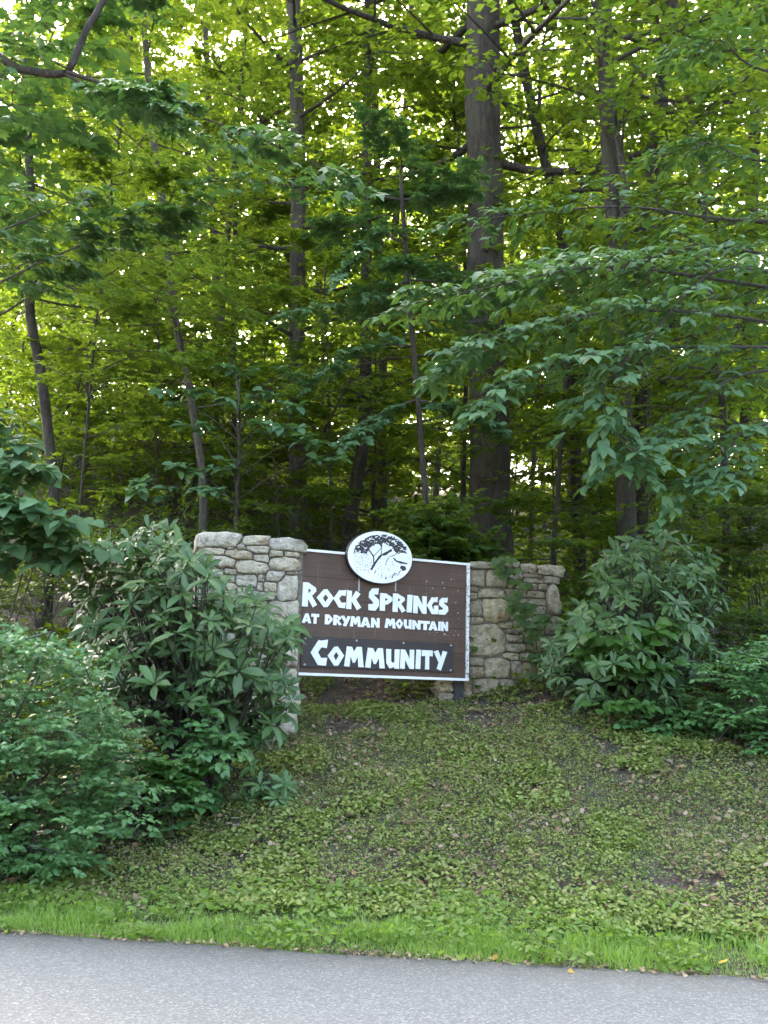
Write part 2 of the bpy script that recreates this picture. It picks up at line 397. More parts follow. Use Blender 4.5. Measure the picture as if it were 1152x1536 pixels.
def leaf_objects(parent, arr, name, mat, limit=300, partname='leaf', rest='foliage', off=None):
    """the largest-showing leaves as objects of their own, the others joined"""
    p, d, n, s = arr; off = np.zeros(3) if off is None else np.asarray(off, float)
    v = in_view(p, 0, 0); _, _, dep = to_px(p)
    score = np.where(v, s/dep, -1); order = np.argsort(-score)
    pick = order[:limit]; pick = pick[score[pick] > 0]
    V, T = tmpl(name); variants = []
    for k in range(4):
        g = np.random.default_rng(k); Vk = V.copy(); Vk[:, 0] *= 1 + .12*g.normal(); Vk[:, 2] += (V[:, 1]**2)*g.normal()*.09; Vk += g.normal(size=V.shape)*.012
        variants.append(make_mesh(partname, Vk, T, mat, smooth=(name in ('long','oval','broad'))))
    x, y, z = frames(d[pick], n[pick])
    for i, q in enumerate(pick):
        o = bpy.data.objects.new(partname, variants[i % 4]); COL.objects.link(o); o.parent = parent
        m = np.eye(4); m[:3, 0] = x[i]*s[q]; m[:3, 1] = y[i]*s[q]; m[:3, 2] = z[i]*s[q]; m[:3, 3] = p[q] - off
        o.matrix_basis = Matrix(m.tolist())
    left = np.ones(len(p), bool); left[pick] = False
    if left.any():
        P, TT = leaf_tris((p[left], d[left], n[left], s[left]), name)
        o = link(rest, make_mesh(rest, P - off, TT, mat, smooth=(name in ('long','oval','broad'))), parent); o['kind'] = 'stuff'

def rotz(v, a):
    c, s_ = np.cos(a), np.sin(a)
    return np.stack([v[..., 0]*c - v[..., 1]*s_, v[..., 0]*s_ + v[..., 1]*c, v[..., 2]], -1)
def limb(mb, lv, start, end=None, direc=None, length=None, K=8, T=5, L=6, ls=.12, droop=.12, r=.03, t0=.18, sub=.5, tilt=.3, path=None, subtubes=True, spread=1.0, flat=.12, hang=.15, face=0.0):
    """a bough: side branches in a loose horizontal spray, twigs on those, leaves on the twigs"""
    if path is not None: P = spline(path, 4)
    else:
        start = np.asarray(start, float)
        vec = (np.asarray(end, float) - start) if end is not None else np.asarray(direc, float)*length
        ln = np.linalg.norm(vec); t = np.linspace(0, 1, 7)[:, None]
        wob = rng.normal(size=3)*.07*ln
        P = start + vec*t + wob*np.sin(t*np.pi*1.3) + np.array([0, 0, 1.])*droop*ln*(t*(1 - t)*1.2 if end is not None else -(t**2)*1.0 + .25*t)
    n = len(P); ln = np.linalg.norm(np.diff(P, axis=0), axis=1).sum()
    tube(mb, P, np.linspace(r, max(r*.15, .003), n), 5, 0)
    tk = np.linspace(t0, 1, K) + rng.uniform(-.03, .03, K); tk = np.clip(tk, 0, .999); f = tk*(n - 1); i = f.astype(int); fr = (f - i)[:, None]
    S = P[i]*(1 - fr) + P[i+1]*fr; D = unit(P[i+1] - P[i])
    side = np.where(np.arange(K) % 2 == 0, 1, -1)*spread
    sd = rotz(D, side*rng.uniform(.6, 1.15, K)); sd[:, 2] = sd[:, 2]*.4 + rng.normal(size=K)*flat; sd[-1] = D[-1]; sd = unit(sd)
    sl = ln*sub*(1.05 - .6*tk)*rng.uniform(.7, 1.15, K)
    if subtubes:
        for k in range(K):
            tt = np.linspace(0, 1, 4)[:, None]
            tube(mb, S[k] + sd[k]*sl[k]*tt - np.array([0, 0, 1])*hang*.6*sl[k]*tt**2, np.linspace(max(r*.32, .003), .002, 4), 3, 0, cap=False)
    u = np.linspace(.12, 1, T)[None] + rng.uniform(-.05, .05, (K, T)); ts = S[:, None] + sd[:, None]*(sl[:, None]*u)[..., None] - np.array([0, 0, 1])*(hang*.6*sl[:, None]*u**2)[..., None]
    s2 = np.where(np.arange(T) % 2 == 0, 1, -1)[None]*np.ones((K, 1))
    td = rotz(np.repeat(sd[:, None], T, 1), s2*rng.uniform(.5, 1.1, (K, T))); td[..., 2] = td[..., 2]*.5 + rng.normal(size=(K, T))*flat - .06; td[:, -1] = sd; td = unit(td)
    tl = np.maximum(sl[:, None]*.5*(1.1 - .5*u), ls*1.3)*rng.uniform(.7, 1.2, (K, T))
    w_ = np.linspace(.12, 1, L)[None, None]*np.ones((K, T, 1)) + rng.uniform(-.05, .05, (K, T, L))
    lp = ts[:, :, None] + td[:, :, None]*(tl[..., None]*w_)[..., None]
    s3 = np.where(np.arange(L) % 2 == 0, 1, -1)[None, None]*np.ones((K, T, 1))
    ld = rotz(np.repeat(td[:, :, None], L, 2), s3*rng.uniform(.35, 1.2, (K, T, L))); ld[..., 2] = ld[..., 2]*.5 - hang + rng.normal(size=(K, T, L))*.18
    nn = np.zeros((K, T, L, 3)); nn[..., 2] = 1; nn[..., 1] = -face; nn += rng.normal(size=nn.shape)*tilt
    lv.add(lp, ld, nn, rng.uniform(.68, 1.15, lp[..., 0].size)*ls)
    return P
def whorl(lv, c, axis, n, ln, droop=.25, jit=.18):
    axis = unit(np.asarray(axis, float)); ref = np.array([1., 0, 0]) if abs(axis[2]) > .8 else np.array([0, 0, 1.])
    a = unit(np.cross(ref, axis)); b = np.cross(axis, a)
    th = np.arange(n)/n*2*np.pi + rng.uniform(0, 6.28) + rng.normal(size=n)*.18
    up = rng.uniform(-.25, .55, n) - droop
    rad = np.cos(th)[:, None]*a + np.sin(th)[:, None]*b
    d = unit(rad + axis*up[:, None] + rng.normal(size=(n, 3))*jit*.5)
    nn = unit(axis - d*(d @ axis)[:, None] + rng.normal(size=(n, 3))*jit)
    lv.add(np.asarray(c) + d*.012, d, nn, ln*rng.uniform(.5, 1.12, n))
def in_poly(px, py, poly):
    poly = np.asarray(poly, float); c = np.zeros(len(px), bool); j = len(poly) - 1
    for i in range(len(poly)):
        xi, yi = poly[i]; xj, yj = poly[j]
        c ^= ((yi > py) != (yj > py)) & (px < (xj - xi)*(py - yi)/(yj - yi + 1e-9) + xi); j = i
    return c
def sample_poly(poly, n):
    poly = np.asarray(poly, float); lo = poly.min(0); hi = poly.max(0); out = []
    while len(out) < n:
        q = lo + rng.random((n*3, 2))*(hi - lo); out.extend(q[in_poly(q[:, 0], q[:, 1], poly)].tolist())
    return np.array(out[:n])

# ------------------------------------------------------------------ ground and road
def build_ground():
    xs = np.unique(np.concatenate([[-400,-200,-100,-60,-40,-28], np.arange(-22, -7, .7), np.arange(-7, 7.01, .14), np.arange(7.5, 22, .7), [28,40,60,100,200,400]]))
    ss = np.unique(np.concatenate([[-400,-150,-60,-25,-12,-8,-6.9,-6.6,-6.55,-3,-.3,-.05,0], np.arange(.1, 6.5, .12), np.arange(6.6, 16, .4), np.arange(16, 42, 1.5), [50,70,100,200,400]]))
    X, S = np.meshgrid(xs, ss); P2 = EA[None, None] + EDIR*(X - EA[0])[..., None] + ENOR*S[..., None]
    Z = ground_z(P2[..., 0], P2[..., 1]); V = np.concatenate([P2, Z[..., None]], -1).reshape(-1, 3)
    nx, ns = len(xs), len(ss); i = (np.arange(ns - 1)[:, None]*nx + np.arange(nx - 1)[None]).ravel()
    T = np.concatenate([np.stack([i, i+1, i+nx+1], 1), np.stack([i, i+nx+1, i+nx], 1)])
    prop(link('ground', make_mesh('ground', V, T, M['ground'], smooth=True)), kind='structure')
    # asphalt: a slab with a slightly ragged edge
    xs = np.concatenate([[-400,-100,-30], np.arange(-12, 12.01, .1), [30,100,400]]); mb = MB()
    e = np.where(np.abs(xs) < 13, (noise2(xs, xs*0, .5) - .5)*.09 + (noise2(xs, xs*0 + 4, .13) - .5)*.05, 0)
    rows = []
    for s_, z in ((None, -.06), (None, 0.0), (-.6, .012), (-3.3, .05), (-6.6, .0)):
        ss_ = e if s_ is None else np.full(len(xs), s_)
        p = EA[None] + EDIR*(xs - EA[0])[:, None] + ENOR*ss_[:, None]; rows.append(np.concatenate([p, np.full((len(xs), 1), z)], 1))
    V = np.concatenate(rows); nx = len(xs); i = (np.arange(len(rows) - 1)[:, None]*nx + np.arange(nx - 1)[None]).ravel()
    T = np.concatenate([np.stack([i, i+nx+1, i+1], 1), np.stack([i, i+nx, i+nx+1], 1)])
    prop(link('road', make_mesh('road', V, T, M['road'])), kind='structure')
build_ground()

# ------------------------------------------------------------------ stone walls
class Frame:
    def __init__(s, o, yaw): s.o = np.asarray(o, float); s.yaw = yaw; s.u = np.array([math.cos(yaw), math.sin(yaw), 0]); s.n = np.array([math.sin(yaw), -math.cos(yaw), 0])
    def hit(s, px, py):
        d = CM[:3, :3] @ np.array([(px - 576)/FPX, -(py - 768)/FPX, -1.0]); c = np.array([0, 0, CAM_H])
        q = c + d*(((s.o - c) @ s.n)/(d @ s.n)) - s.o
        return q @ s.u, q[2]
def stones(parent, rects, mat, depth=.14, deep=(), xf=None, proud=.0, cap_m=1.22, rays=16):
    """rects: (x0,z0,x1,z1) in the wall's plane; each becomes one irregular stone fitted against its neighbours"""
    Rr = np.array(rects, float); c = np.stack([(Rr[:, 0]+Rr[:, 2])/2, (Rr[:, 1]+Rr[:, 3])/2], 1); h = np.stack([Rr[:, 2]-Rr[:, 0], Rr[:, 3]-Rr[:, 1]], 1)/2
    g = np.random.default_rng(len(rects)*3 + 1)
    tilt = g.normal(size=len(c))*.07
    def metric(P):
        d = P[:, None] - c[None]; ct, st = np.cos(tilt), np.sin(tilt)
        x = (d[..., 0]*ct + d[..., 1]*st)/h[:, 0]; y = (-d[..., 0]*st + d[..., 1]*ct)/h[:, 1]
        return (np.abs(x)**5 + np.abs(y)**5)**.2
    for k in range(len(c)):
        a0 = math.atan2(h[k, 1], h[k, 0]); base = np.array([0, a0*.55, a0, (a0+math.pi/2)/2]); an = np.concatenate([base, math.pi/2 + (math.pi/2 - base[1:][::-1] if False else np.array([0, (math.pi/2-a0)*.45, math.pi/2-a0, (math.pi/2-a0)+a0*.45]))])
        an = np.concatenate([an, an + math.pi]) + g.normal(size=16)*.05
        dr = np.stack([np.cos(an), np.sin(an)], 1)
        tmax = np.zeros(len(an))
        for j in range(len(an)):
            te = np.linspace(.02, 1.0, 60)*np.hypot(*h[k])*1.5; P = c[k] + dr[j]*te[:, None]; m = metric(P)
            ok = (np.argmin(m, 1) == k) & (m[:, k] < cap_m); bad = np.where(~ok)[0]; tmax[j] = te[bad[0]] if len(bad) else te[-1]
        gap = .0085; out = c[k] + dr*np.maximum(tmax*(1 + g.normal(size=len(an))*.035) - gap, .012)[:, None]
        sz = min(h[k]); pr = proud + g.uniform(-.012, .022); dd = deep[k] if len(deep) else depth
        rings = [(1.0, dd), (1.0, .012 + .3*min(sz, .05)), (.95, -pr*.5), (.80, -pr - .10*min(sz, .08)), (.42, -pr - .14*min(sz, .08))]
        V = []
        for q, (sc, y) in enumerate(rings):
            pts = c[k] + (out - c[k])*sc
            yy = np.full(len(an), y) + (g.normal(size=len(an))*.0075 if q >= 2 else 0)
            V.append(np.stack([pts[:, 0], yy, pts[:, 1]], 1))
        V = np.concatenate(V + [np.array([[c[k, 0], -pr - .15*min(sz, .08) + g.normal()*.004, c[k, 1]]])]); m_ = len(an); T = []
        for q in range(len(rings) - 1):
            i = q*m_ + np.arange(m_); j = q*m_ + (np.arange(m_) + 1) % m_
            T += [np.stack([i, j, j + m_], 1), np.stack([i, j + m_, i + m_], 1)]
        i = (len(rings) - 1)*m_ + np.arange(m_); j = (len(rings) - 1)*m_ + (np.arange(m_) + 1) % m_
        T.append(np.stack([i, j, np.full(m_, len(V) - 1)], 1)); T = np.concatenate(T)
        cen = np.array([c[k, 0], 0, c[k, 1]])
        me = make_mesh('stone', V - cen, T, mat, smooth=False)
        o = link('stone', me, parent); mm = Matrix.Translation(Vector(cen.tolist()))
        o.matrix_basis = (xf @ mm) if xf is not None else mm
def grid_rects(x0, z0, x1, z1, g, hmin=.09, hmax=.2, wmin=.16, wmax=.4):
    out = []; z = z0
    while z < z1 - .05:
        hh = min(g.uniform(hmin, hmax), z1 - z)
        x = x0
        while x < x1 - .03:
            ww = min(g.uniform(wmin, wmax), x1 - x); out.append((x, z, x + ww, z + hh)); x += ww
        z += hh
    return out

def zoom_rects(fr, rects, org, sc):
    out = []
    for x0, y0, x1, y1 in rects:
        a = fr.hit(org[0] + x0/sc, org[1] + y1/sc); b = fr.hit(org[0] + x1/sc, org[1] + y0/sc)
        out.append((a[0], a[1], b[0], b[1]))
    return out
def build_walls():
    # left pillar
    o = at(447, 1090, 10.34); fr = Frame((o[0], o[1], 0), R(13))
    L = [(85,95,370,185),(375,112,560,170),(570,130,805,205),
         (110,182,265,237),(270,178,328,204),(335,158,402,205),(405,172,560,225),(557,208,657,250),(662,213,764,250),
         (258,200,455,265),(445,235,560,290),(165,238,325,312),(340,268,555,362),(565,250,760,350),(90,235,165,330),
         (112,335,250,405),(255,330,340,372),(255,372,330,425),(330,372,480,450),(480,365,532,418),(535,338,672,418),(672,348,752,370),
         (610,370,750,560),(550,545,750,665),(520,418,618,495),(475,420,520,485),(335,450,440,515),(450,488,600,540),(325,525,500,605),(500,545,552,615),(95,408,330,470),(95,470,335,525),(95,525,325,600),
         (665,670,752,860),(500,625,665,715),(470,718,660,800),(510,800,660,880),(340,610,500,680),(300,680,470,760),(95,600,340,680),(95,680,300,760),(330,760,510,850),(95,760,330,850),
         (650,862,752,992),(480,880,650,950),(480,950,650,1002),(655,1005,748,1092),(555,1002,652,1092),(390,1000,555,1100),(300,850,480,930),(300,930,480,1000),(95,850,300,960),(95,960,390,1100),
         (520,1098,755,1268),(300,1105,518,1190),(300,1190,518,1270),(95,1105,300,1270),(620,1290,747,1450),(470,1270,617,1350),(470,1350,617,1450),(95,1270,470,1450)]
    rc = zoom_rects(fr, L, (280, 780), 4.52)
    x0 = min(r[0] for r in rc); g = np.random.default_rng(3)
    p = at(440, 1105, 10.34)[2]
    wl = empty('stone_wall', (o[0], o[1], ground_z(o[0], o[1]) - .3), 'pale grey fieldstone wall holding the left end of the brown sign', 'stone wall', 'fieldstone walls either side of the sign', R(13)); wl['kind'] = 'thing'
    dz = wl.location.z; rc = [(a, b - dz, c, d - dz) for a, b, c, d in rc]
    top = max(r[3] for r in rc)
    rc += grid_rects(x0, -.1, 0, min(r[1] for r in rc) - .005, g)
    deep = [.50 if i < 3 else .14 for i in range(len(rc))]
    stones(wl, rc, M['stone_pale'], deep=deep)
    mb = MB(); mb.box((x0 + .03, .028, -.3), (-.012, .46, top - .10)); mb.build('mortar_core', M['mortar'], wl)
    end = grid_rects(0, 0, .44, top - .12, g, .1, .22, .2, .44)
    stones(wl, end, M['stone_pale'], .1, xf=Matrix.Translation((x0 + .012, .47, 0)) @ Matrix.Rotation(R(-90), 4, 'Z'))
    # right pillar
    o = at(702, 1075, 11.36); fr = Frame((o[0], o[1], 0), R(12))
    Q = [(318,115,512,158),(515,108,668,152),(670,128,797,192),(800,140,985,208),
         (320,162,425,290),(427,152,580,297),(582,155,692,238),(698,195,842,222),(700,222,848,262),(850,212,955,268),(582,243,692,302),(695,262,800,312),(803,270,880,316),
         (303,290,380,327),(370,303,568,370),(303,330,368,385),(720,318,860,370),(570,308,716,370),(310,385,402,505),(405,376,592,545),(596,375,650,432),(650,370,722,432),(728,373,860,422),(862,275,955,492),
         (315,505,410,560),(600,435,722,520),(732,425,855,490),(818,490,900,530),(508,545,628,590),(628,538,712,612),(315,562,577,795),(578,592,665,630),(575,632,700,692),(853,500,955,640),(715,495,850,600),(702,605,850,690),
         (560,695,718,760),(548,765,668,817),(670,762,800,832),(315,795,415,860),(315,860,412,950),(418,800,608,945),(610,818,690,965),(690,838,800,970),(720,645,950,762),(800,762,955,850),(800,850,955,970),
         (335,950,525,1058),(530,955,650,1016),(650,970,800,1022),(530,1020,720,1072),(720,1025,805,1065),(805,975,955,1062),
         (320,1060,480,1190),(480,1065,590,1235),(590,1075,715,1140),(590,1140,675,1195),(715,1068,820,1145),(678,1145,815,1215),(820,1065,955,1200),(600,1198,700,1245),(700,1215,955,1260),(320,1190,480,1260),
         (95,955,200,1050),(203,960,262,1010),(203,1012,262,1095),(95,1050,202,1140),(262,960,332,1100),(203,1095,320,1180),(95,1140,202,1240)]
    rc = zoom_rects(fr, Q, (640, 820), 4.8)
    ln = min(r[0] for r in rc); rx = max(r[2] for r in rc[4:])
    wl = empty('stone_wall', (o[0], o[1], ground_z(o[0], o[1]) - .3), 'brownish fieldstone wall with a vine holding the right end of the brown sign', 'stone wall', 'fieldstone walls either side of the sign', R(12)); wl['kind'] = 'thing'
    dz = wl.location.z; rc = [(a, b - dz, c, d - dz) for a, b, c, d in rc]; top = max(r[3] for r in rc)
    g = np.random.default_rng(4)
    hz = [r for r in rc[-7:]][0][3]
    rc += grid_rects(ln, hz + .005, -.03, top - .12, g)           # behind the board
    rc += grid_rects(ln, -.15, rx, min(r[1] for r in rc) - .005, g)
    stones(wl, rc, M['stone_warm'], deep=[.46 if i < 4 else .14 for i in range(len(rc))])
    mb = MB(); mb.box((ln + .03, .028, -.3), (rx - .02, .44, top - .10)); mb.build('mortar_core', M['mortar'], wl)
    end = grid_rects(0, 0, .42, top - .12, g, .1, .22, .2, .42)
    stones(wl, end, M['stone_warm'], .1, xf=Matrix.Translation((ln + .012, .45, 0)) @ Matrix.Rotation(R(-90), 4, 'Z'))
build_walls()

# ------------------------------------------------------------------ the sign
GLY = {
 'R': ([(0,0),(.01,1),(.28,1.0),(.33,.96),(.64,.80),(.66,.66),(.46,.46),(.72,.10),(.52,-.02),(.28,.34),(.28,0)], [(.28,.77),(.28,.55),(.43,.67)]),
 'O': ([(0,.5),(.31,.97),(.47,1),(.80,.54),(.52,.02),(.34,0)], [(.28,.50),(.41,.72),(.54,.53),(.41,.27)]),
 'C': ([(0,.48),(.30,.97),(.40,.95),(.68,1.0),(.64,.67),(.43,.70),(.29,.5),(.43,.29),(.67,.31),(.63,0),(.3,.02)], None),
 'K': ([(0,0),(.02,1),(.28,.97),(.27,.58),(.50,1.0),(.74,.84),(.52,.53),(.80,.12),(.58,-.04),(.27,.44),(.27,0)], None),
 'S': ([(.02,0),(0,.27),(.28,.29),(.31,.35),(.02,.56),(.04,.80),(.22,.97),(.62,1.0),(.58,.71),(.36,.72),(.35,.67),(.64,.48),(.66,.22),(.44,0)], None),
 'P': ([(0,0),(0,1),(.30,1),(.36,.97),(.66,.78),(.66,.60),(.42,.38),(.27,.36),(.27,0)], [(.27,.75),(.27,.55),(.42,.66)]),
 'I': ([(0,0),(.03,1),(.28,1),(.25,0)], None),
 'N': ([(0,0),(.01,1),(.26,.98),(.52,.50),(.51,1),(.76,1),(.76,0),(.52,0),(.26,.48),(.26,0)], None),
 'G': ([(0,.48),(.30,.97),(.40,.95),(.66,1),(.63,.70),(.42,.71),(.29,.5),(.38,.30),(.44,.28),(.43,.50),(.70,.52),(.70,.02),(.3,0)], None),
 'A': ([(0,.02),(.28,1),(.54,1),(.82,.02),(.56,-.01),(.51,.19),(.31,.19),(.26,0)], [(.35,.38),(.47,.38),(.41,.68)]),
 'T': ([(.22,0),(.23,.70),(0,.68),(.01,1),(.70,1),(.70,.69),(.48,.70),(.48,0)], None),
 'D': ([(0,0),(0,1),(.36,1),(.70,.60),(.66,.38),(.34,0)], [(.27,.70),(.27,.30),(.44,.51)]),
 'Y': ([(.20,.05),(.31,.37),(0,.93),(.27,1),(.44,.63),(.55,.98),(.80,.93),(.45,-.03)], None),
 'M': ([(0,.02),(.11,1),(.36,.98),(.47,.74),(.60,1),(.84,1),(.96,0),(.70,0),(.66,.52),(.52,.20),(.42,.20),(.30,.52),(.26,0)], None),
 'U': ([(0,1),(.02,.28),(.2,0),(.45,.08),(.46,0),(.70,0),(.71,1),(.45,1),(.45,.34),(.36,.29),(.27,.38),(.26,1)], None)}
def prism(mb, outer, hole, y0, y1, m=0):
    loops = [outer] + ([hole] if hole else []); pts = [p for l_ in loops for p in l_]
    tri = tessellate_polygon([[Vector((p[0], p[1], 0)) for p in l_] for l_ in loops]); n = len(pts)
    V = [(p[0], y0, p[1]) for p in pts] + [(p[0], y1, p[1]) for p in pts]; T = []
    for t in tri:
        a, b, c = (pts[i] for i in t); ar = (b[0]-a[0])*(c[1]-a[1]) - (c[0]-a[0])*(b[1]-a[1]); t = t if ar > 0 else t[::-1]
        T += [tuple(t), tuple(i + n for i in t[::-1])]
    k = 0
    for l_ in loops:
        for i in range(len(l_)):
            j = (i + 1) % len(l_); T += [(k+i, k+n+i, k+n+j), (k+i, k+n+j, k+j)]
        k += len(l_)
    mb.add(V, T, m)
SL = np.array([-.838, 10.40]); SR = np.array([.967, 11.212]); SZ, SH = 1.727, 1.268
SW = float(np.linalg.norm(SR - SL)); SYAW = math.atan2(SR[1] - SL[1], SR[0] - SL[0])
def build_sign():
    fr = Frame((SL[0], SL[1], SZ), SYAW)
    base = ground_z(SL[0], SL[1]); z0 = SZ - base
    sg = empty('community_sign', (SL[0], SL[1], base), 'brown wooden community sign with white letters and an oval tree emblem on top', 'sign', None, SYAW)
    def zx(x, y):
        a, b = fr.hit(430 + x/3.972, 780 + y/3.972); return a, b + z0
    mb = MB(); mb.box((-.03, .012, z0 + .012), (SW - .012, .07, z0 + SH - .012)); mb.build('backing_board', M['plank'], sg)
    cuts = [0, .215, .43, .605, .79, 1.0]
    for i in range(5):
        mb = MB(); mb.box((-.03, -.004*(i % 2), z0 + cuts[i]*SH + .0018), (SW - .02, .012, z0 + cuts[i+1]*SH - .0018)); mb.build('plank', M['plank'], sg)
    mb = MB(); mb.box((-.03, -.022, z0 + SH - .004), (SW + .012, .078, z0 + SH + .021)); mb.build('top_trim', M['white_trim'], sg)
    mb = MB(); mb.box((-.03, -.022, z0 - .021), (SW + .012, .078, z0 + .006)); mb.build('bottom_trim', M['white_trim'], sg)
    mb = MB(); mb.box((SW - .026, -.020, z0 + .0065), (SW + .012, .076, z0 + SH - .0045)); mb.build('side_trim', M['white_worn'], sg)
    # dark board with the lower word
    c = [zx(86, 688), zx(988, 738), zx(988, 905), zx(84, 876)]
    xa, xb = (c[0][0] + c[3][0])/2, (c[1][0] + c[2][0])/2; za, zb = (c[2][1] + c[3][1])/2, (c[0][1] + c[1][1])/2
    mb = MB(); mb.box((xa, -.018, za), (xb, -.0042, zb)); pn = mb.build('lower_panel', M['panel'], sg)
    for sx in (.022, .345, .655, .982):
        for sz in (.07, .93):
            if sx == .345 and sz < .5: continue
            mb = MB(); a = np.arange(8)/8*2*np.pi; x = xa + sx*(xb - xa); z = za + sz*(zb - za)
            prism(mb, [(x + .011*math.cos(t), z + .011*math.sin(t)) for t in a], None, -.0225, -.0182); mb.build('screw', M['steel'], pn)
    def text(rows, y0, y1, par):
        for ch, xl, xr, yt, yb in rows:
            bl = zx(xl, yb); br = zx(xr, yb + (xr - xl)*.055); tl = zx(xl, yt)
            o_, h_ = GLY[ch]; wd = max(p[0] for p in o_); W_ = br[0] - bl[0]; H_ = tl[1] - bl[1]
            f = lambda P: [(bl[0] + p[0]/wd*W_, bl[1] + p[1]*H_) for p in P]
            mb = MB(); prism(mb, f(o_), f(h_) if h_ else None, y0, y1); mb.build('letter', M['white'], par)
    text([('R',88,178,370,515),('O',175,277,408,517),('C',275,350,412,522),('K',352,441,418,530),('S',483,547,402,538),('P',552,626,435,540),('R',628,706,437,547),('I',712,746,445,550),('N',750,830,450,555),('G',832,900,455,560),('S',902,959,460,563)], -.014, -.0045, sg)
    text([('A',88,145,555,613),('T',143,190,558,617),('D',225,272,562,621),('R',275,326,565,626),('Y',318,378,568,631),('M',375,440,572,634),('A',437,497,578,638),('N',500,551,582,640),('M',582,647,585,643),('O',645,692,588,646),('U',695,742,592,648),('N',745,795,596,651),('T',795,850,600,654),('A',843,897,603,657),('I',900,916,605,659),('N',918,959,605,660)], -.010, -.0045, sg)
    text([('C',135,236,708,865),('O',237,335,750,868),('M',337,453,752,873),('M',462,579,760,880),('U',585,665,768,884),('N',670,752,770,885),('I',762,793,772,887),('T',798,863,775,889),('Y',868,948,775,892)], -.026, -.0185, pn)
    # oval emblem
    cx, cz = zx(540, 227); ax = (zx(735, 245)[0] - zx(345, 215)[0])/2; az = (zx(540, 70)[1] - zx(540, 384)[1])/2
    t = np.arange(64)/64*2*np.pi; ov = lambda k, dx=0, dz=0: [(cx + dx + ax*k*math.cos(q), cz + dz + az*k*math.sin(q)) for q in t]
    mb = MB(); prism(mb, ov(1.0), None, -.075, -.024); em = mb.build('emblem_back', M['black'], sg)
    mb = MB(); prism(mb, ov(.975), None, -.084, -.0752); fc = mb.build('emblem_face', M['white'], em)
    pr = MB(); y0, y1 = -.0856, -.0842; g = np.random.default_rng(21)
    e = lambda x, y: ((lambda q: (q[0], q[1]))(zx(430 + 0, 0)) if False else zx((500 + x/8.862 - 430)*3.972, (790 + y/8.862 - 780)*3.972))
    def stroke(P, wds):
        P = np.array([e(*p) for p in P]); P3 = spline(np.concatenate([P, np.zeros((len(P), 1))], 1), 4)[:, :2]; ww = np.interp(np.linspace(0, 1, len(P3)), np.linspace(0, 1, len(wds)), wds)*ax/430
        tg = unit(np.gradient(P3, axis=0)); nn = np.stack([-tg[:, 1], tg[:, 0]], 1)
        ww = ww*(1 + g.normal(size=len(ww))*.12); poly = np.concatenate([P3 + nn*ww[:, None]/2, (P3 - nn*ww[:, None]/2)[::-1]])
        prism(pr, [tuple(p) for p in poly], None, y0 + g.uniform(-.0003, .0003), y1)
    def blob(x, y, rx, ry, ang=0, n=7):
        th = np.arange(n)/n*2*np.pi; rr = 1 + g.normal(size=n)*.25; q = []
        for a, k in zip(th, rr):
            u, v = rx*k*math.cos(a), ry*k*math.sin(a); q.append(e(x + u*math.cos(ang) - v*math.sin(ang), y + u*math.sin(ang) + v*math.cos(ang)))
        prism(pr, q, None, y0 + g.uniform(-.0003, .0003), y1)
    stroke([(462,585),(500,515),(560,430),(600,390),(650,372),(735,320)], [22,30,28,22,30,26])
    stroke([(495,500),(490,410),(440,330),(385,232)], [16,16,14,22]); stroke([(490,408),(540,355),(590,300),(592,270)], [9,8,7,5]); stroke([(590,390),(600,300),(560,220)], [9,8,14])
    stroke([(385,235),(430,262),(470,280)], [24,14,6]); stroke([(540,190),(585,230),(600,280)], [30,34,14]); stroke([(610,190),(650,200),(670,180)], [30,34,12])
    stroke([(770,200),(810,218),(860,238)], [10,26,8]); stroke([(720,250),(760,290),(850,292)], [16,10,7]); stroke([(755,425),(800,470),(870,490),(940,505)], [16,18,26,14])
    stroke([(700,410),(780,385),(835,325)], [6,10,5]); stroke([(850,540),(885,565),(920,560)], [46,62,36]); stroke([(735,695),(760,640),(800,635)], [12,12,8]); stroke([(850,590),(820,640),(800,665)], [10,8,5])
    stroke([(690,425),(660,480),(655,530)], [9,8,9]); stroke([(500,640),(525,590)], [6,12]); stroke([(650,710),(660,675)], [14,12]); stroke([(250,275),(300,262),(345,258)], [12,26,14]); stroke([(235,370),(242,320),(255,285)], [14,13,8])
    for x, y in ((600,620),(760,520),(745,470),(690,560)): stroke([(x,y),(x-4,y+45)], [3,3])
    for k in range(330):                                        # leaves of the drawn crown
        a = g.uniform(math.pi*1.02, math.pi*1.98); rr = g.uniform(.55, 1.0); x = 590 + 345*rr*math.cos(a); y = 370 + 245*rr*math.sin(a)
        blob(x, y, g.uniform(8, 32), g.uniform(4, 13), g.uniform(-.7, .7))
    for k in range(190): blob(g.uniform(240, 470), g.uniform(300, 650)*.9 + 40, g.uniform(3, 8), g.uniform(1.5, 3.5), g.uniform(-.7, .7), 5)
    for k in range(80): blob(g.uniform(530, 900), g.uniform(430, 690), g.uniform(3, 10), g.uniform(1.5, 3.5), g.uniform(-1, 1), 5)
    pr.build('emblem_print', M['black'], em)
    for x in (430, 648):                                        # hanger straps under the oval
        a = zx(x, 375 if x < 500 else 372); b_ = zx(x, 425); mb = MB(); mb.box((a[0] - .008, -.0075, b_[1]), (a[0] + .008, -.0042, a[1] + .1)); mb.build('strap', M['steel'], sg)
    for k in range(26):                                          # chipped specks on the planks
        x = g.uniform(820, 1040); y = g.choice([g.uniform(350, 430), g.uniform(480, 590), g.uniform(660, 690)]); q = zx(x, y); mb = MB(); rr = g.uniform(.002, .0065)
        prism(mb, [(q[0] + rr*g.uniform(.6, 1.5)*math.cos(a), q[1] + rr*g.uniform(.5, 1.1)*math.sin(a)) for a in np.arange(6)/6*6.283], None, -.0052, -.0043); mb.build('paint_chip', M['white'], sg)
    gz = ground_z(SR[0], SR[1]) - base
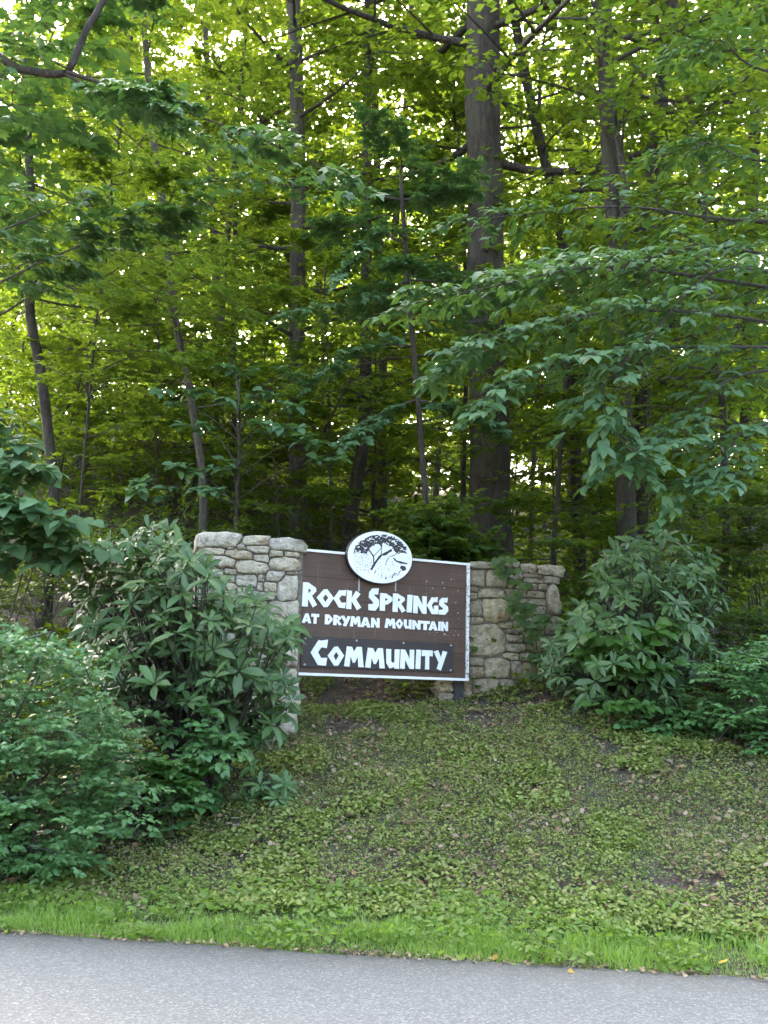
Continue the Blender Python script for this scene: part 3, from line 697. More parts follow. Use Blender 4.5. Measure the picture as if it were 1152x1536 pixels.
    mb = MB(); mb.box((SW - .10, .0785, gz - .3), (SW - .005, .17, z0 + SH*.8)); mb.build('post', M['post'], sg)
build_sign()
#@@TREES
# ------------------------------------------------------------------ trees
def finish_tree(t, off, tr, br, lv, leafm, shape, barkm, singles=0, limbs=()):
    if not tr.empty(): tr.build('trunk', barkm, t, off)
    for lb in limbs: lb.build('limb', barkm, t, off)
    if singles:
        if not br.empty(): br.build('branchwork', M['twig'], t, off)
        leaf_objects(t, lv.cat(), shape, leafm, singles, 'leaf', 'crown', off)
    else:
        P, T = leaf_tris(thin(lv.cat()), shape); mb = MB(); mb.add(P, T, 0, False)
        if not br.empty():
            V = np.concatenate(br.V); TT = np.concatenate(br.T); mb.add(V, TT, 1, True)
        mb.build('crown', [leafm, M['twig']], t, off)
def tree(label, path, Y, r0, r1, ztop, nl, zlow, lr, ls=.13, leafm='maple', shape='lobed', bark='bark_grey', K=8, T=5, L=6, name='tree', group=None, sides=9, az=None, cat='tree', droop=.12, extra=None, sub=.5, rough=.06, up=.15, flare=1.35, subtubes=True):
    """path: photo points of the trunk from low to high, at depth Y (a number or one for each point)"""
    Ys = np.broadcast_to(np.asarray(Y, float), (len(path),)); pts = [at(x, y, d) for (x, y), d in zip(path, Ys)]
    g = ground_z(pts[0][0], pts[0][1])
    if pts[0][2] > g + .3: pts.insert(0, np.array([pts[0][0], pts[0][1], float(g) - .15]))
    else: pts[0][2] = min(pts[0][2], g - .15)
    d = unit(pts[-1] - pts[-2]); d[2] = max(d[2], .6)
    if ztop > pts[-1][2] + .5:
        k = (ztop - pts[-1][2])/d[2]; pts.append(pts[-1] + d*k*.5 + rng.normal(size=3)*.12); pts.append(pts[-2] + d*k*1.0)
    P = spline(pts, 5); zz = P[:, 2]; f = (zz - zz[0])/(zz[-1] - zz[0] + 1e-6)
    rad = r0 + (r1 - r0)*np.clip(f, 0, 1)**.8; rad = rad*(1 + (flare - 1)*np.exp(-(zz - zz[0])/.5)); rad[-1] *= .4
    off = np.array([P[0, 0], P[0, 1], g]); t = empty(name, off, label, cat, group)
    tr = MB(); br = MB(); lv = Leaves(); tube(tr, P, rad, sides, 0, rough, seed=int(abs(P[0, 0])*100))
    for i in range(nl):
        z = zlow + (zz[-1] - zlow)*((i + rng.random())/nl); q = np.array([np.interp(z, zz, P[:, k]) for k in range(3)]); hfrac = (z - zlow)/(zz[-1] - zlow + 1e-6)
        a = (i*2.4 + rng.uniform(-.5, .5)) if az is None else rng.uniform(*az)
        ln = rng.uniform(*lr)*(1.1 - .42*hfrac)
        dd = np.array([math.cos(a), math.sin(a), up + rng.normal()*.12 + .5*hfrac**2])
        limb(br, lv, q, direc=unit(dd), length=ln, K=K, T=T, L=L, ls=ls, r=max(.012, np.interp(z, zz, rad)*.28), droop=droop, sub=sub, subtubes=subtubes)
    if extra: extra(br, lv, off)
    finish_tree(t, off, tr, br, lv, M[leafm], shape, M[bark])
    return t
def forest():
    tree('tall thick straight brown trunk rising right behind the brown fieldstone wall', [(737,842),(734,730),(733,600),(726,450),(728,300),(723,140),(725,0)], 15.6, .33, .25, 24, 30, 10.5, (3,5.5), .17, 'maple', 'simple', 'bark', sides=22, rough=.075, K=9, T=6, L=7)
    tree('grey trunk tree standing behind the oval emblem and the left wall', [(446,742),(445,560),(446,400),(447,270),(440,0)], 17.2, .17, .13, 21, 40, 4.6, (2,4), .13, 'wood', 'simple', 'bark_grey')
    tree('slender tree leaning left and reaching the top edge above the left wall', [(305,740),(285,590),(262,470),(244,300),(228,190),(214,0)], 14.3, .062, .045, 17, 36, 5.5, (1.2,2.6), .12, 'maple', 'lobed', 'bark_grey')
    tree('thin straight sapling between the leaning slim tree and the grey trunk', [(352,720),(350,500),(354,300),(357,200)], 18, .055, .035, 14, 28, 5.5, (1,2.2), .12, 'maple', 'lobed', 'bark_dark')
    tree('crooked dark tree with a kinked stem at the far left', [(80,775),(78,700),(62,560),(45,462),(52,370)], 13.2, .085, .045, 13.5, 34, 6.0, (1.2,2.8), .12, 'maple', 'lobed', 'bark_dark')
    tree('slim tree just right of the crooked dark one at far left', [(128,700),(131,620),(141,500),(158,330),(178,200)], 18, .06, .04, 16, 32, 5.4, (1.2,2.4), .12, 'wood', 'lobed', 'bark_grey')
    tree('dark slanting stem behind the left half of the sign', [(522,800),(535,720),(546,640),(549,450),(551,200)], 17, .13, .06, 17, 36, 5.0, (1.4,3), .12, 'wood', 'lobed', 'bark_dark')
    tree('dark forked tree in the group right of the thick trunk, nearest of that group', [(940,850),(937,700),(930,540),(925,400),(912,190),(906,0)], 13.6, .15, .11, 20, 38, 5.5, (2,4), .14, 'maple', 'simple', 'bark_dark', az=(-1.7, 1.9), extra=lambda br, lv, off: limb(br, lv, None, path=[at(928,420,13.6), at(936,280,13.4), at(912,130,13.2), at(888,0,13)], K=10, T=5, L=6, ls=.13, r=.09, t0=.4, sub=.3))
    tree('curving dark tree behind the right shrubs, second from the right edge', [(962,860),(962,700),(968,480),(975,300),(988,180),(1003,30)], 14.6, .13, .10, 20, 36, 5.5, (2,3.6), .14, 'wood', 'simple', 'bark_dark')
    tree('dark limb tree crossing the top beside the thick trunk', [(870,830),(860,600),(852,420),(828,285),(800,170),(768,0)], 17.5, .11, .085, 19, 34, 5.5, (1.6,3.2), .13, 'maple', 'simple', 'bark_dark', extra=lambda br, lv, off: limb(br, lv, None, path=[at(808,190,17.5), at(812,90,17.3), at(828,0,17.2)], K=8, T=5, L=6, ls=.13, r=.05, t0=.3, sub=.3))
    tree('rough grey tree half hidden behind the tall right shrub', [(1050,860),(1048,700),(1045,520),(1040,300),(1030,80)], 18, .13, .09, 19, 34, 4.8, (1.6,3.4), .13, 'wood', 'simple', 'bark_grey')
    tree('flared trunk standing low at the right edge beyond the shrubs', [(1110,925),(1118,840),(1122,600),(1128,300)], 18, .17, .10, 18, 32, 4.8, (1.6,3.4), .13, 'maple', 'simple', 'bark_dark', flare=1.9)
    tree('pale thin tree between the thick trunk and the dark forked tree', [(795,840),(800,700),(806,600),(812,450)], 22, .06, .04, 15, 22, 4.2, (1.2,2.6), .12, 'wood', 'simple', 'bark_grey')
    tree('thin twin-like stem just left of the thick brown trunk', [(694,830),(697,640),(700,480),(690,250)], 17.5, .05, .03, 14, 20, 6.5, (1,2.2), .12, 'wood', 'lobed', 'bark_dark')
    # the wood behind them
    n = 0; spots = []
    for k in range(2000):
        if n >= 36: break
        y = 19 + 22*rng.random()**.9; x = rng.uniform(-.47, .47)*y
        if all((x - a)**2 + (y - b)**2 > 3.0**2 for a, b in spots):
            spots.append((x, y)); n += 1
    for x, y in spots:
        g = float(ground_z(x, y)); h = rng.uniform(13, 20); px0, py0, _ = to_px(np.array([x, y, g])); lean = rng.normal(size=2)*.25
        px1, py1, _ = to_px(np.array([x + lean[0], y, g + 5])); r = rng.uniform(.05, .13)
        tree('slim leafy tree standing deep in the wood behind the nearer trunks', [(px0, py0), (px1, py1)], [y, y + lean[1]], r, r*.55, g + h, 33, g + rng.uniform(2, 6), (1.6, 3.6), rng.uniform(.13, .2), 'wood', 'simple', rng.choice(['bark_dark', 'bark_grey']), group='slim trees deep in the wood', sides=6, name='tree', K=8, T=5, L=5, subtubes=False)
    # thin saplings of the understory
    for k in range(27):
        y = rng.uniform(13.2, 23); x = rng.uniform(-.42, .42)*y; g = float(ground_z(x, y)); h = rng.uniform(2.5, 7.5)
        px0, py0, _ = to_px(np.array([x, y, g])); px1, py1, _ = to_px(np.array([x + rng.normal()*.3, y, g + h*.6]))
        if 690 < px0 < 780 and y < 16.5: continue
        tree('thin leafy sapling on the wood floor behind the walls', [(px0, py0), (px1, py1)], y, .026, .012, g + h, 18, g + .5, (.8, 1.9), .125, 'under', 'lobed' if y < 16.5 else 'simple', 'bark_dark', group='thin saplings of the wood floor', sides=5, name='sapling', K=7, T=4, L=5, flare=1.1, subtubes=(y < 16.5))
forest()
def far_woods():
    lv = Leaves(); br = MB()
    for k in range(330):
        y = rng.uniform(48, 68); x = rng.uniform(-.52, .52)*y; z = float(ground_z(x, y)) + 1 + 19*rng.random()
        a = rng.uniform(0, 6.28); limb(br, lv, np.array([x, y, z]), direc=np.array([math.cos(a), math.sin(a), .1]), length=rng.uniform(3, 6), K=7, T=4, L=5, ls=.46, r=.04, subtubes=False, flat=.45, tilt=.7)
    for k in range(420):
        y = rng.uniform(44, 62); x = rng.uniform(-.52, .52)*y; z = float(ground_z(x, y)) + 11*rng.random()**1.6
        a = rng.uniform(0, 6.28); limb(br, lv, np.array([x, y, z]), direc=np.array([math.cos(a), math.sin(a), .1]), length=rng.uniform(3, 6), K=7, T=4, L=5, ls=.44, r=.04, subtubes=False, flat=.45, tilt=.7)
    P, T = leaf_tris(lv.cat(), 'simple'); mb = MB(); mb.add(P, T, 0); mb.add(np.concatenate(br.V), np.concatenate(br.T), 1, True)
    prop(mb.build('far_woods', [M['wood'], M['twig']]), 'mass of far trees filling the back of the wood', 'woods', kind='stuff')
    # low growth on the forest floor
    n = 15000; y = 11.4 + 22*rng.random(n)**1.4; x = rng.uniform(-.45, .45, n)*y; x = np.concatenate([x, rng.uniform(-6.5, -1.6, 3500)]); y = np.concatenate([y, rng.uniform(10.2, 14.5, 3500)]); keep = (noise2(x, y, 1.6) > .36); x, y = x[keep], y[keep]; n = len(x)
    lv = Leaves()
    for q in range(4):
        xx = x + rng.normal(size=n)*.12; yy = y + rng.normal(size=n)*.12; z = ground_z(xx, yy) + rng.random(n)**1.5*.75; d = rng.normal(size=(n, 3)); d[:, 2] *= .4
        nn = rng.normal(size=(n, 3))*.4; nn[:, 2] += 1; lv.add(np.stack([xx, yy, z], 1), d, nn, rng.uniform(.06, .13, n))
    P, T = leaf_tris(lv.cat(), 'simple'); prop(link('undergrowth', make_mesh('undergrowth', P, T, M['under'])), 'low leafy growth covering the wood floor', 'undergrowth', kind='stuff')
far_woods()

# ------------------------------------------------------------------ near trees that reach in from outside the frame
def near_trees():
    # maple, trunk beyond the left edge
    b = np.array([-4.9, 9.4, 0.0]); b[2] = ground_z(b[0], b[1]); t = empty('maple_tree', b, 'maple reaching in from the left edge with a dark bent bough across the top corner', 'tree')
    tr = MB(); br = MB(); lv = Leaves(); tube(tr, spline([b - [0, 0, .2], b + [.05, 0, 2], b + [.1, .1, 5], b + [0, .2, 9], b + [.1, .2, 13]], 5), np.linspace(.17, .08, 21), 12, 0, .05)
    lb = MB(); bent = [b + [.1, .1, 4.6], at(-60,92,8.8), at(30,104,8.8), at(95,110,8.8), at(118,72,8.8), at(132,40,8.8), at(155,0,8.9), at(185,-80,9)]
    tube(lb, spline(bent, 4), np.linspace(.045, .028, 29), 8, 0, .05)
    kw = dict(ls=.135, hang=.25, tilt=.28, flat=.12, face=.5)
    limb(br, lv, at(100,108,8.8), end=at(470,250,8.3), K=12, T=5, L=6, r=.022, sub=.24, **kw)
    limb(br, lv, at(95,110,8.8), end=at(250,170,8.2), K=9, T=5, L=6, r=.015, sub=.4, **kw)
    limb(br, lv, b + [.1, .1, 4.2], end=at(235,320,8.4), K=14, T=5, L=6, r=.022, sub=.16, t0=.5, **kw)
    limb(br, lv, b + [.1, .1, 3.6], end=at(100,255,8.6), K=8, T=4, L=5, r=.025, sub=.2, t0=.4, **kw)
    limb(br, lv, b + [.1, .1, 5.4], end=at(60,20,8.6), K=8, T=5, L=5, r=.025, sub=.3, **kw)
    limb(br, lv, at(155,0,8.9), end=at(330,-60,8.9), K=9, T=5, L=6, r=.02, sub=.3, **kw)
    limb(br, lv, at(155,0,8.9), end=at(60,-150,9.5), K=9, T=5, L=6, r=.02, sub=.4, **kw)
    for k in range(8): a = rng.uniform(.6, 3.6); limb(br, lv, b + [.1, .15, 6 + k*.5], direc=unit(np.array([math.cos(a), math.sin(a), .25])), length=rng.uniform(1.8, 3.4), K=8, T=5, L=5, ls=.17, r=.03)
    finish_tree(t, b, tr, br, lv, M['branch_leaf'], 'maple', M['bark_dark'], 300, [lb])
    # tree beyond the right edge whose boughs hang across the picture
    b = np.array([5.3, 10.2, 0.0]); b[2] = ground_z(b[0], b[1]); t = empty('overhanging_tree', b, 'tree reaching in from the right edge with pale drooping leafy boughs', 'tree')
    tr = MB(); br = MB(); lv = Leaves(); tube(tr, spline([b - [0, 0, .2], b + [-.05, 0, 2], b + [.1, .1, 5], b + [0, .2, 9], b + [.1, .2, 14]], 5), np.linspace(.19, .08, 21), 12, 0, .05)
    kw = dict(ls=.14, hang=.32, tilt=.28, flat=.10, face=.3)
    def bough(pts, **q):
        d = dict(kw); d.update(q); limb(br, lv, None, path=[b + [-.05, 0, d.pop('z')]] + [at(*p) for p in pts], **d)
    bough([(1080,420,9.6),(900,400,9.4),(740,430,9.2),(620,455,9.1)], z=4.4, K=26, T=5, L=6, r=.024, sub=.16, t0=.06)
    bough([(1060,470,9.5),(900,470,9.2),(760,500,9.0),(680,545,8.9)], z=4.0, K=24, T=5, L=6, r=.022, sub=.16, t0=.06)
    bough([(1100,400,9.4),(980,500,9.0),(900,600,8.7),(965,700,8.6)], z=4.3, K=22, T=4, L=6, r=.02, sub=.13, t0=.06)
    bough([(1060,520,9.2),(900,530,8.9),(800,560,8.8),(735,600,8.7)], z=3.9, K=20, T=4, L=6, r=.02, sub=.14, t0=.06)
    bough([(1120,560,9.4),(1040,620,9.2),(980,660,9.0),(930,690,8.9)], z=3.7, K=16, T=4, L=6, r=.018, sub=.15, t0=.06)
    bough([(1130,640,9.2),(1090,690,9.0),(1040,730,8.9)], z=3.2, K=14, T=4, L=6, r=.016, sub=.2, t0=.06)
    bough([(1080,370,9.8),(960,390,9.8),(820,395,9.8)], z=4.7, K=22, T=5, L=6, r=.022, sub=.2, t0=.06)
    bough([(1100,330,10.6),(940,310,10.8),(800,320,11),(680,335,11)], z=5.4, K=18, T=4, L=6, r=.025, sub=.18, t0=.06)
    bough([(1130,240,10.4),(1060,215,10.6),(990,235,10.8)], z=6.1, K=14, T=4, L=5, r=.02, sub=.2, t0=.06)
    bough([(1130,100,10.2),(1080,60,10.2),(1020,80,10.4)], z=6.9, K=12, T=4, L=5, r=.02, sub=.24, t0=.06)
    for k in range(8): a = rng.uniform(-.4, 2.4); limb(br, lv, b + [.05, .15, 7 + k*.5], direc=unit(np.array([math.cos(a), math.sin(a), .25])), length=rng.uniform(1.8, 3.6), K=8, T=5, L=5, ls=.18, r=.03)
    finish_tree(t, b, tr, br, lv, M['branch_leaf'], 'oval', M['bark_dark'], 300)
    tree('leafy small tree with dim drooping layers behind the pale boughs at right', [(1085,900),(1090,760),(1080,560),(1060,380)], 12.6, .06, .03, 9.5, 26, 2.6, (1.2,2.4), .13, 'under', 'leaflet', 'bark_dark', extra=lambda br, lv, off: [limb(br, lv, at(*a), end=at(*c), K=12, T=5, L=5, ls=.13, r=.018, sub=.24, hang=.3, flat=.14, tilt=.4, face=.3) for a, c in
        (((1080,560,12.6),(880,600,12)), ((1085,640,12.6),(930,700,12)), ((1085,700,12.6),(1000,780,12)), ((1070,450,12.6),(860,470,12.2)), ((1080,560,12.6),(1200,640,12)), ((1085,700,12.6),(1180,780,12)), ((1060,380,12.6),(900,330,12.4)), ((1060,380,12.6),(1180,330,12.2)))], K=7, T=4, L=5)
    # layered dark spray across the middle
    tree('small tree with layered dark sprays beside the thick trunk', [(640,800),(630,640),(612,430),(600,250)], 13.2, .05, .03, 9.0, 8, 6.6, (.8,1.5), .12, 'branch_leaf', 'maple', 'bark_dark', extra=lambda br, lv, off: [limb(br, lv, at(*a), end=at(*c), K=11, T=4, L=5, ls=.125, r=.02, sub=.22, hang=.25, flat=.16, tilt=.4, face=.4) for a, c in
        (((605,300,13.2),(340,275,12.4)), ((605,300,13.2),(700,290,12.6)), ((612,420,13.2),(440,480,12.6)), ((612,420,13.2),(760,430,13)), ((620,520,13.2),(470,560,12.8)), ((625,600,13.2),(740,640,12.9)), ((625,600,13.2),(520,660,12.8)), ((610,360,13.2),(520,390,12.4)))])
near_trees()

# ------------------------------------------------------------------ shrubs
def whorl_shrub(name, label, poly, n, Yr, base_px, baseY, leaf, per=(7, 10), singles=300, mat='rhodo', shape='long', droop=.2, cat='shrub', group=None, out=.5, stems=True):
    b = at(*base_px, baseY); b[2] = ground_z(b[0], b[1]); t = empty(name, b, label, cat, group); lv = Leaves(); br = MB()
    q = sample_poly(poly, n); cx, cy_ = np.mean(np.array(poly), 0); sz = np.ptp(np.array(poly), axis=0)/2
    for px, py in q:
        e = math.hypot((px - cx)/sz[0], (py - cy_)/sz[1]); th = math.sqrt(max(0.05, 1 - min(e, .97)**2))
        Y = (Yr[0] + Yr[1])/2 + (rng.uniform(-1, 1)*.5 - (.5 if rng.random() < .6 else 0))*th*(Yr[1] - Yr[0]); c = at(px, py, Y)
        if c[2] < ground_z(c[0], c[1]) + .08: c[2] = ground_z(c[0], c[1]) + .08
        ax = np.array([(px - cx)/sz[0]*out + rng.normal()*.22, -.6 + rng.normal()*.22, .75 + rng.normal()*.2])
        whorl(lv, c, ax, int(rng.integers(*per)), leaf*rng.uniform(.72, 1.15), droop + rng.uniform(-.3, .22), .2)
        if stems:
            m1 = b + (c - b)*.45 + np.array([0, 0, .12]) + rng.normal(size=3)*.08
            tube(br, spline([b + rng.normal(size=3)*[.12, .12, 0], m1, c - unit(ax)*.16, c], 3), np.linspace(.011, .004, 10), 3, 0)
    if stems: br.build('stem', M['twig'], t, b)
    leaf_objects(t, lv.cat(), shape, M[mat], singles, 'leaf', 'foliage', b)
    return t
def spray_shrub(name, label, poly, n, Yr, base_px, baseY, ls, K, T, L, ln, mat, shape, hang=.2, tilt=.3, singles=0, cat='shrub', group=None, sub=.5, flat=.15, up=.25, face=.35):
    b = at(*base_px, baseY); b[2] = ground_z(b[0], b[1]); t = empty(name, b, label, cat, group); lv = Leaves(); br = MB(); q = sample_poly(poly, n)
    cx, cy_ = np.mean(np.array(poly), 0); sz = np.ptp(np.array(poly), axis=0)/2
    for px, py in q:
        e = math.hypot((px - cx)/sz[0], (py - cy_)/sz[1]); th = math.sqrt(max(.08, 1 - min(e, .97)**2)); Y = (Yr[0]+Yr[1])/2 + rng.uniform(-.5, .5)*th*(Yr[1]-Yr[0]); c = at(px, py, Y)
        if c[2] < ground_z(c[0], c[1]) + .05: c[2] = ground_z(c[0], c[1]) + .05
        d = unit(np.array([(px - cx)/sz[0]*.8 + rng.normal()*.4, -.55 + rng.normal()*.4, up + rng.normal()*.2])); l_ = ln*rng.uniform(.7, 1.2)
        limb(br, lv, c - d*l_*.6, direc=d, length=l_, K=K, T=T, L=L, ls=ls, r=.006, sub=sub, hang=hang, tilt=tilt, flat=flat, droop=.15, face=face, subtubes=(n < 200))
        if rng.random() < .3: tube(br, spline([b + rng.normal(size=3)*[.25, .15, 0], b + (c - b)*.5 + [0, 0, .1], c - d*l_*.6], 3), np.linspace(.012, .005, 7), 4, 0)
    br.build('stem', M['twig'], t, b)
    if singles: leaf_objects(t, lv.cat(), shape, M[mat], singles, 'leaf', 'foliage', b)
    else:
        P, T_ = leaf_tris(lv.cat(), shape); o = link('foliage', make_mesh('foliage', P - b, T_, M[mat]), t)
    return t
def shrubs():
    rh = whorl_shrub('rhododendron', 'large rhododendron with long whorled leaves in front of the pale left wall', [(105,880),(150,815),(190,805),(235,783),(262,800),(300,840),(335,880),(395,905),(448,940),(425,1000),(440,1060),(405,1105),(330,1128),(270,1075),(200,1072),(150,1045),(125,960)], 350, (8.7, 9.85), (300,1150), 9.3, .195, droop=.02)
    V, T = tmpl('long')
    for (px, py), a in (((343,1105), .2),):
        q = at(px, py, 8.62); o = link('leaf', make_mesh('withered_leaf', V*.095, T, M['yellow']), rh, q - np.array(rh.location)); o.rotation_euler = (R(-75), a, a); o['label'] = 'withered orange leaf hanging low in the rhododendron'
    whorl_shrub('rhododendron', 'small low rhododendron sprig on the bank below the big left rhododendron', [(345,1165),(385,1145),(430,1175),(440,1195),(410,1225),(350,1215)], 16, (8.7, 9.0), (385,1235), 8.85, .15, singles=130)
    whorl_shrub('rhododendron', 'dark shaded rhododendron covering the right end of the brown wall', [(800,1000),(835,945),(880,905),(900,845),(950,800),(1010,788),(1065,830),(1088,880),(1062,950),(1085,985),(1040,1030),(960,1070),(900,1080),(860,1050),(815,1030)], 290, (10.3, 11.5), (930,1095), 10.9, .185)
    P = [(-300,1330),(-300,880),(-60,925),(0,940),(60,962),(125,990),(150,1010),(165,1060),(180,1110),(195,1130),(185,1190),(165,1240),(120,1290),(60,1325)]
    spray_shrub('leafy_shrub', 'dense blue-green shrub of small leaves filling the lower left corner', P, 280, (7.1, 8.5), (-20,1335), 7.75, .062, 7, 4, 6, .5, 'privet', 'leaflet', hang=.12, tilt=.42, flat=.28, up=.25, face=.8)
    spray_shrub('round_leaf_shrub', 'little shrub of round pale leaves between the left shrub and the rhododendron', [(205,1140),(250,1125),(300,1150),(290,1175),(230,1180)], 16, (8.2, 8.7), (240,1215), 8.5, .06, 5, 4, 5, .32, 'bright', 'round', singles=200)
    spray_shrub('low_plant', 'dark low leafy plants at the foot of the lower left shrub', [(130,1120),(200,1070),(330,1100),(345,1160),(300,1200),(280,1225),(230,1265),(140,1275)], 60, (8.1, 9.1), (210,1265), 8.4, .075, 4, 3, 4, .3, 'privet', 'broad', singles=150, cat='plant')
    spray_shrub('leafy_shrub', 'loose blue-green shrub on the bank at the right edge', [(1060,1030),(1090,985),(1150,960),(1250,950),(1260,1130),(1150,1140),(1080,1105)], 64, (9.2, 10.5), (1140,1150), 9.8, .075, 6, 4, 5, .5, 'privet', 'leaflet', hang=.15)
    spray_shrub('leafy_shrub', 'dim shrub behind the right rhododendron at the right edge', [(1050,960),(1070,830),(1090,740),(1250,700),(1260,1000),(1150,1040),(1060,1030)], 92, (10.8, 12.5), (1150,1020), 12, .09, 6, 4, 5, .6, 'under', 'leaflet', hang=.2)
    spray_shrub('broadleaf_plant', 'bright green broad-leaved plant in front of the right rhododendron', [(905,965),(930,935),(985,930),(1000,960),(990,1005),(950,1015),(915,985)], 9, (10.0, 10.4), (930,1090), 10.2, .17, 3, 3, 3, .3, 'bright', 'broad', singles=200, cat='plant', hang=.25)
    spray_shrub('low_plant', 'low dark leafy plants under the right rhododendron', [(945,1070),(980,1045),(1040,1060),(1070,1085),(1040,1105),(960,1100)], 18, (9.8, 10.5), (1000,1105), 10.1, .085, 4, 3, 4, .3, 'privet', 'broad', singles=150, cat='plant')
    spray_shrub('seedling', 'single little seedling with a thin stem below the right rhododendron', [(920,1052),(945,1045),(955,1060),(930,1066)], 3, (9.9, 10.1), (930,1095), 10.0, .11, 3, 2, 3, .16, 'bright', 'broad', singles=60, cat='plant')
    spray_shrub('large_leaf_shrub', 'shrub of big pale oval leaves reaching in at the left edge', [(-80,610),(-20,640),(20,650),(40,690),(50,740),(85,790),(105,830),(20,850),(-80,840)], 30, (8.3, 9.2), (-60,960), 8.9, .17, 4, 3, 4, .5, 'branch_leaf', 'broad', hang=.35, singles=300)
    spray_shrub('hill_brush', 'murky brush on the dark hillside left of the pale wall', [(-60,800),(100,790),(300,770),(420,790),(300,850),(110,900),(-60,930)], 60, (11.2, 13.5), (100,900), 12, .085, 6, 4, 4, .6, 'under', 'leaflet', hang=.2)
    spray_shrub('leafy_bush', 'dark green bush behind the sign between the oval emblem and the thick trunk', [(590,810),(610,770),(660,760),(705,790),(710,850),(600,850)], 34, (12.6, 13.6), (650,860), 13, .11, 6, 4, 5, .6, 'under', 'lobed', hang=.2)
    # sapling with umbrella whorls
    b = at(352, 800, 12.2); b[2] = ground_z(b[0], b[1]); t = empty('umbrella_leaf_sapling', b, 'sapling with flat umbrella-like whorls of pale leaves above the left wall', 'tree'); lv = Leaves(); br = MB()
    for px, py, Y in ((235,735,11.6),(325,738,11.5),(215,728,11.8),(350,600,12),(420,640,11.7),(455,660,11.6),(390,640,11.9),(300,590,12.3),(440,610,12.1),(345,700,12),(270,705,11.9),(480,690,11.7),(400,590,12.4),(300,640,12.2),(250,600,12.5),(360,560,12.6),(430,560,12.6)):
        c = at(px, py, Y); k0 = at(357, min(py + 60, 760), 12.25); tube(br, spline([k0, k0*.5 + c*.5 + [0, 0, .1], c], 4), np.linspace(.010, .004, 9), 4, 0)
        for k in range(4): whorl(lv, c + rng.normal(size=3)*[.13, .13, .03], np.array([rng.normal()*.15, -.3, 1]), 9, .19, .12)
    tr = MB(); tube(tr, spline([b - [0, 0, .1], b + [0, 0, 1], at(360, 640, 12.3), at(350, 540, 12.5)], 4), np.linspace(.03, .01, 13), 6); tr.build('trunk', M['bark_dark'], t, b); br.build('branchwork', M['twig'], t, b)
    leaf_objects(t, lv.cat(), 'oval', M['branch_leaf'], 300, 'leaf', 'crown', b)
    # vine on the right wall
    b = at(800, 1010, 11.3); b[2] = ground_z(b[0], b[1]); t = empty('climbing_vine', b, 'three-leaved green vine hanging over the face of the brown wall', 'vine'); lv = Leaves(); br = MB()
    P = spline([at(752,838,11.45), at(765,870,11.28), at(780,905,11.22), at(800,930,11.2), at(805,970,11.18), at(812,1010,11.16), at(830,1075,11.1)], 6); tube(br, P, .006, 4); br.build('stem', M['twig'], t, b)
    for k in range(46):
        q = P[int(rng.integers(0, 30))] + np.array([rng.normal()*.09, -.05 - rng.random()*.06, rng.normal()*.07])
        for a in (-1.1, 0, 1.1): lv.add(q, [math.sin(a), -.35, -math.cos(a)*.8 - .1], [rng.normal()*.2, -1, .55 + rng.normal()*.2], rng.uniform(.07, .11))
    leaf_objects(t, lv.cat(), 'broad', M['under'], 200, 'leaf', 'foliage', b)
shrubs()

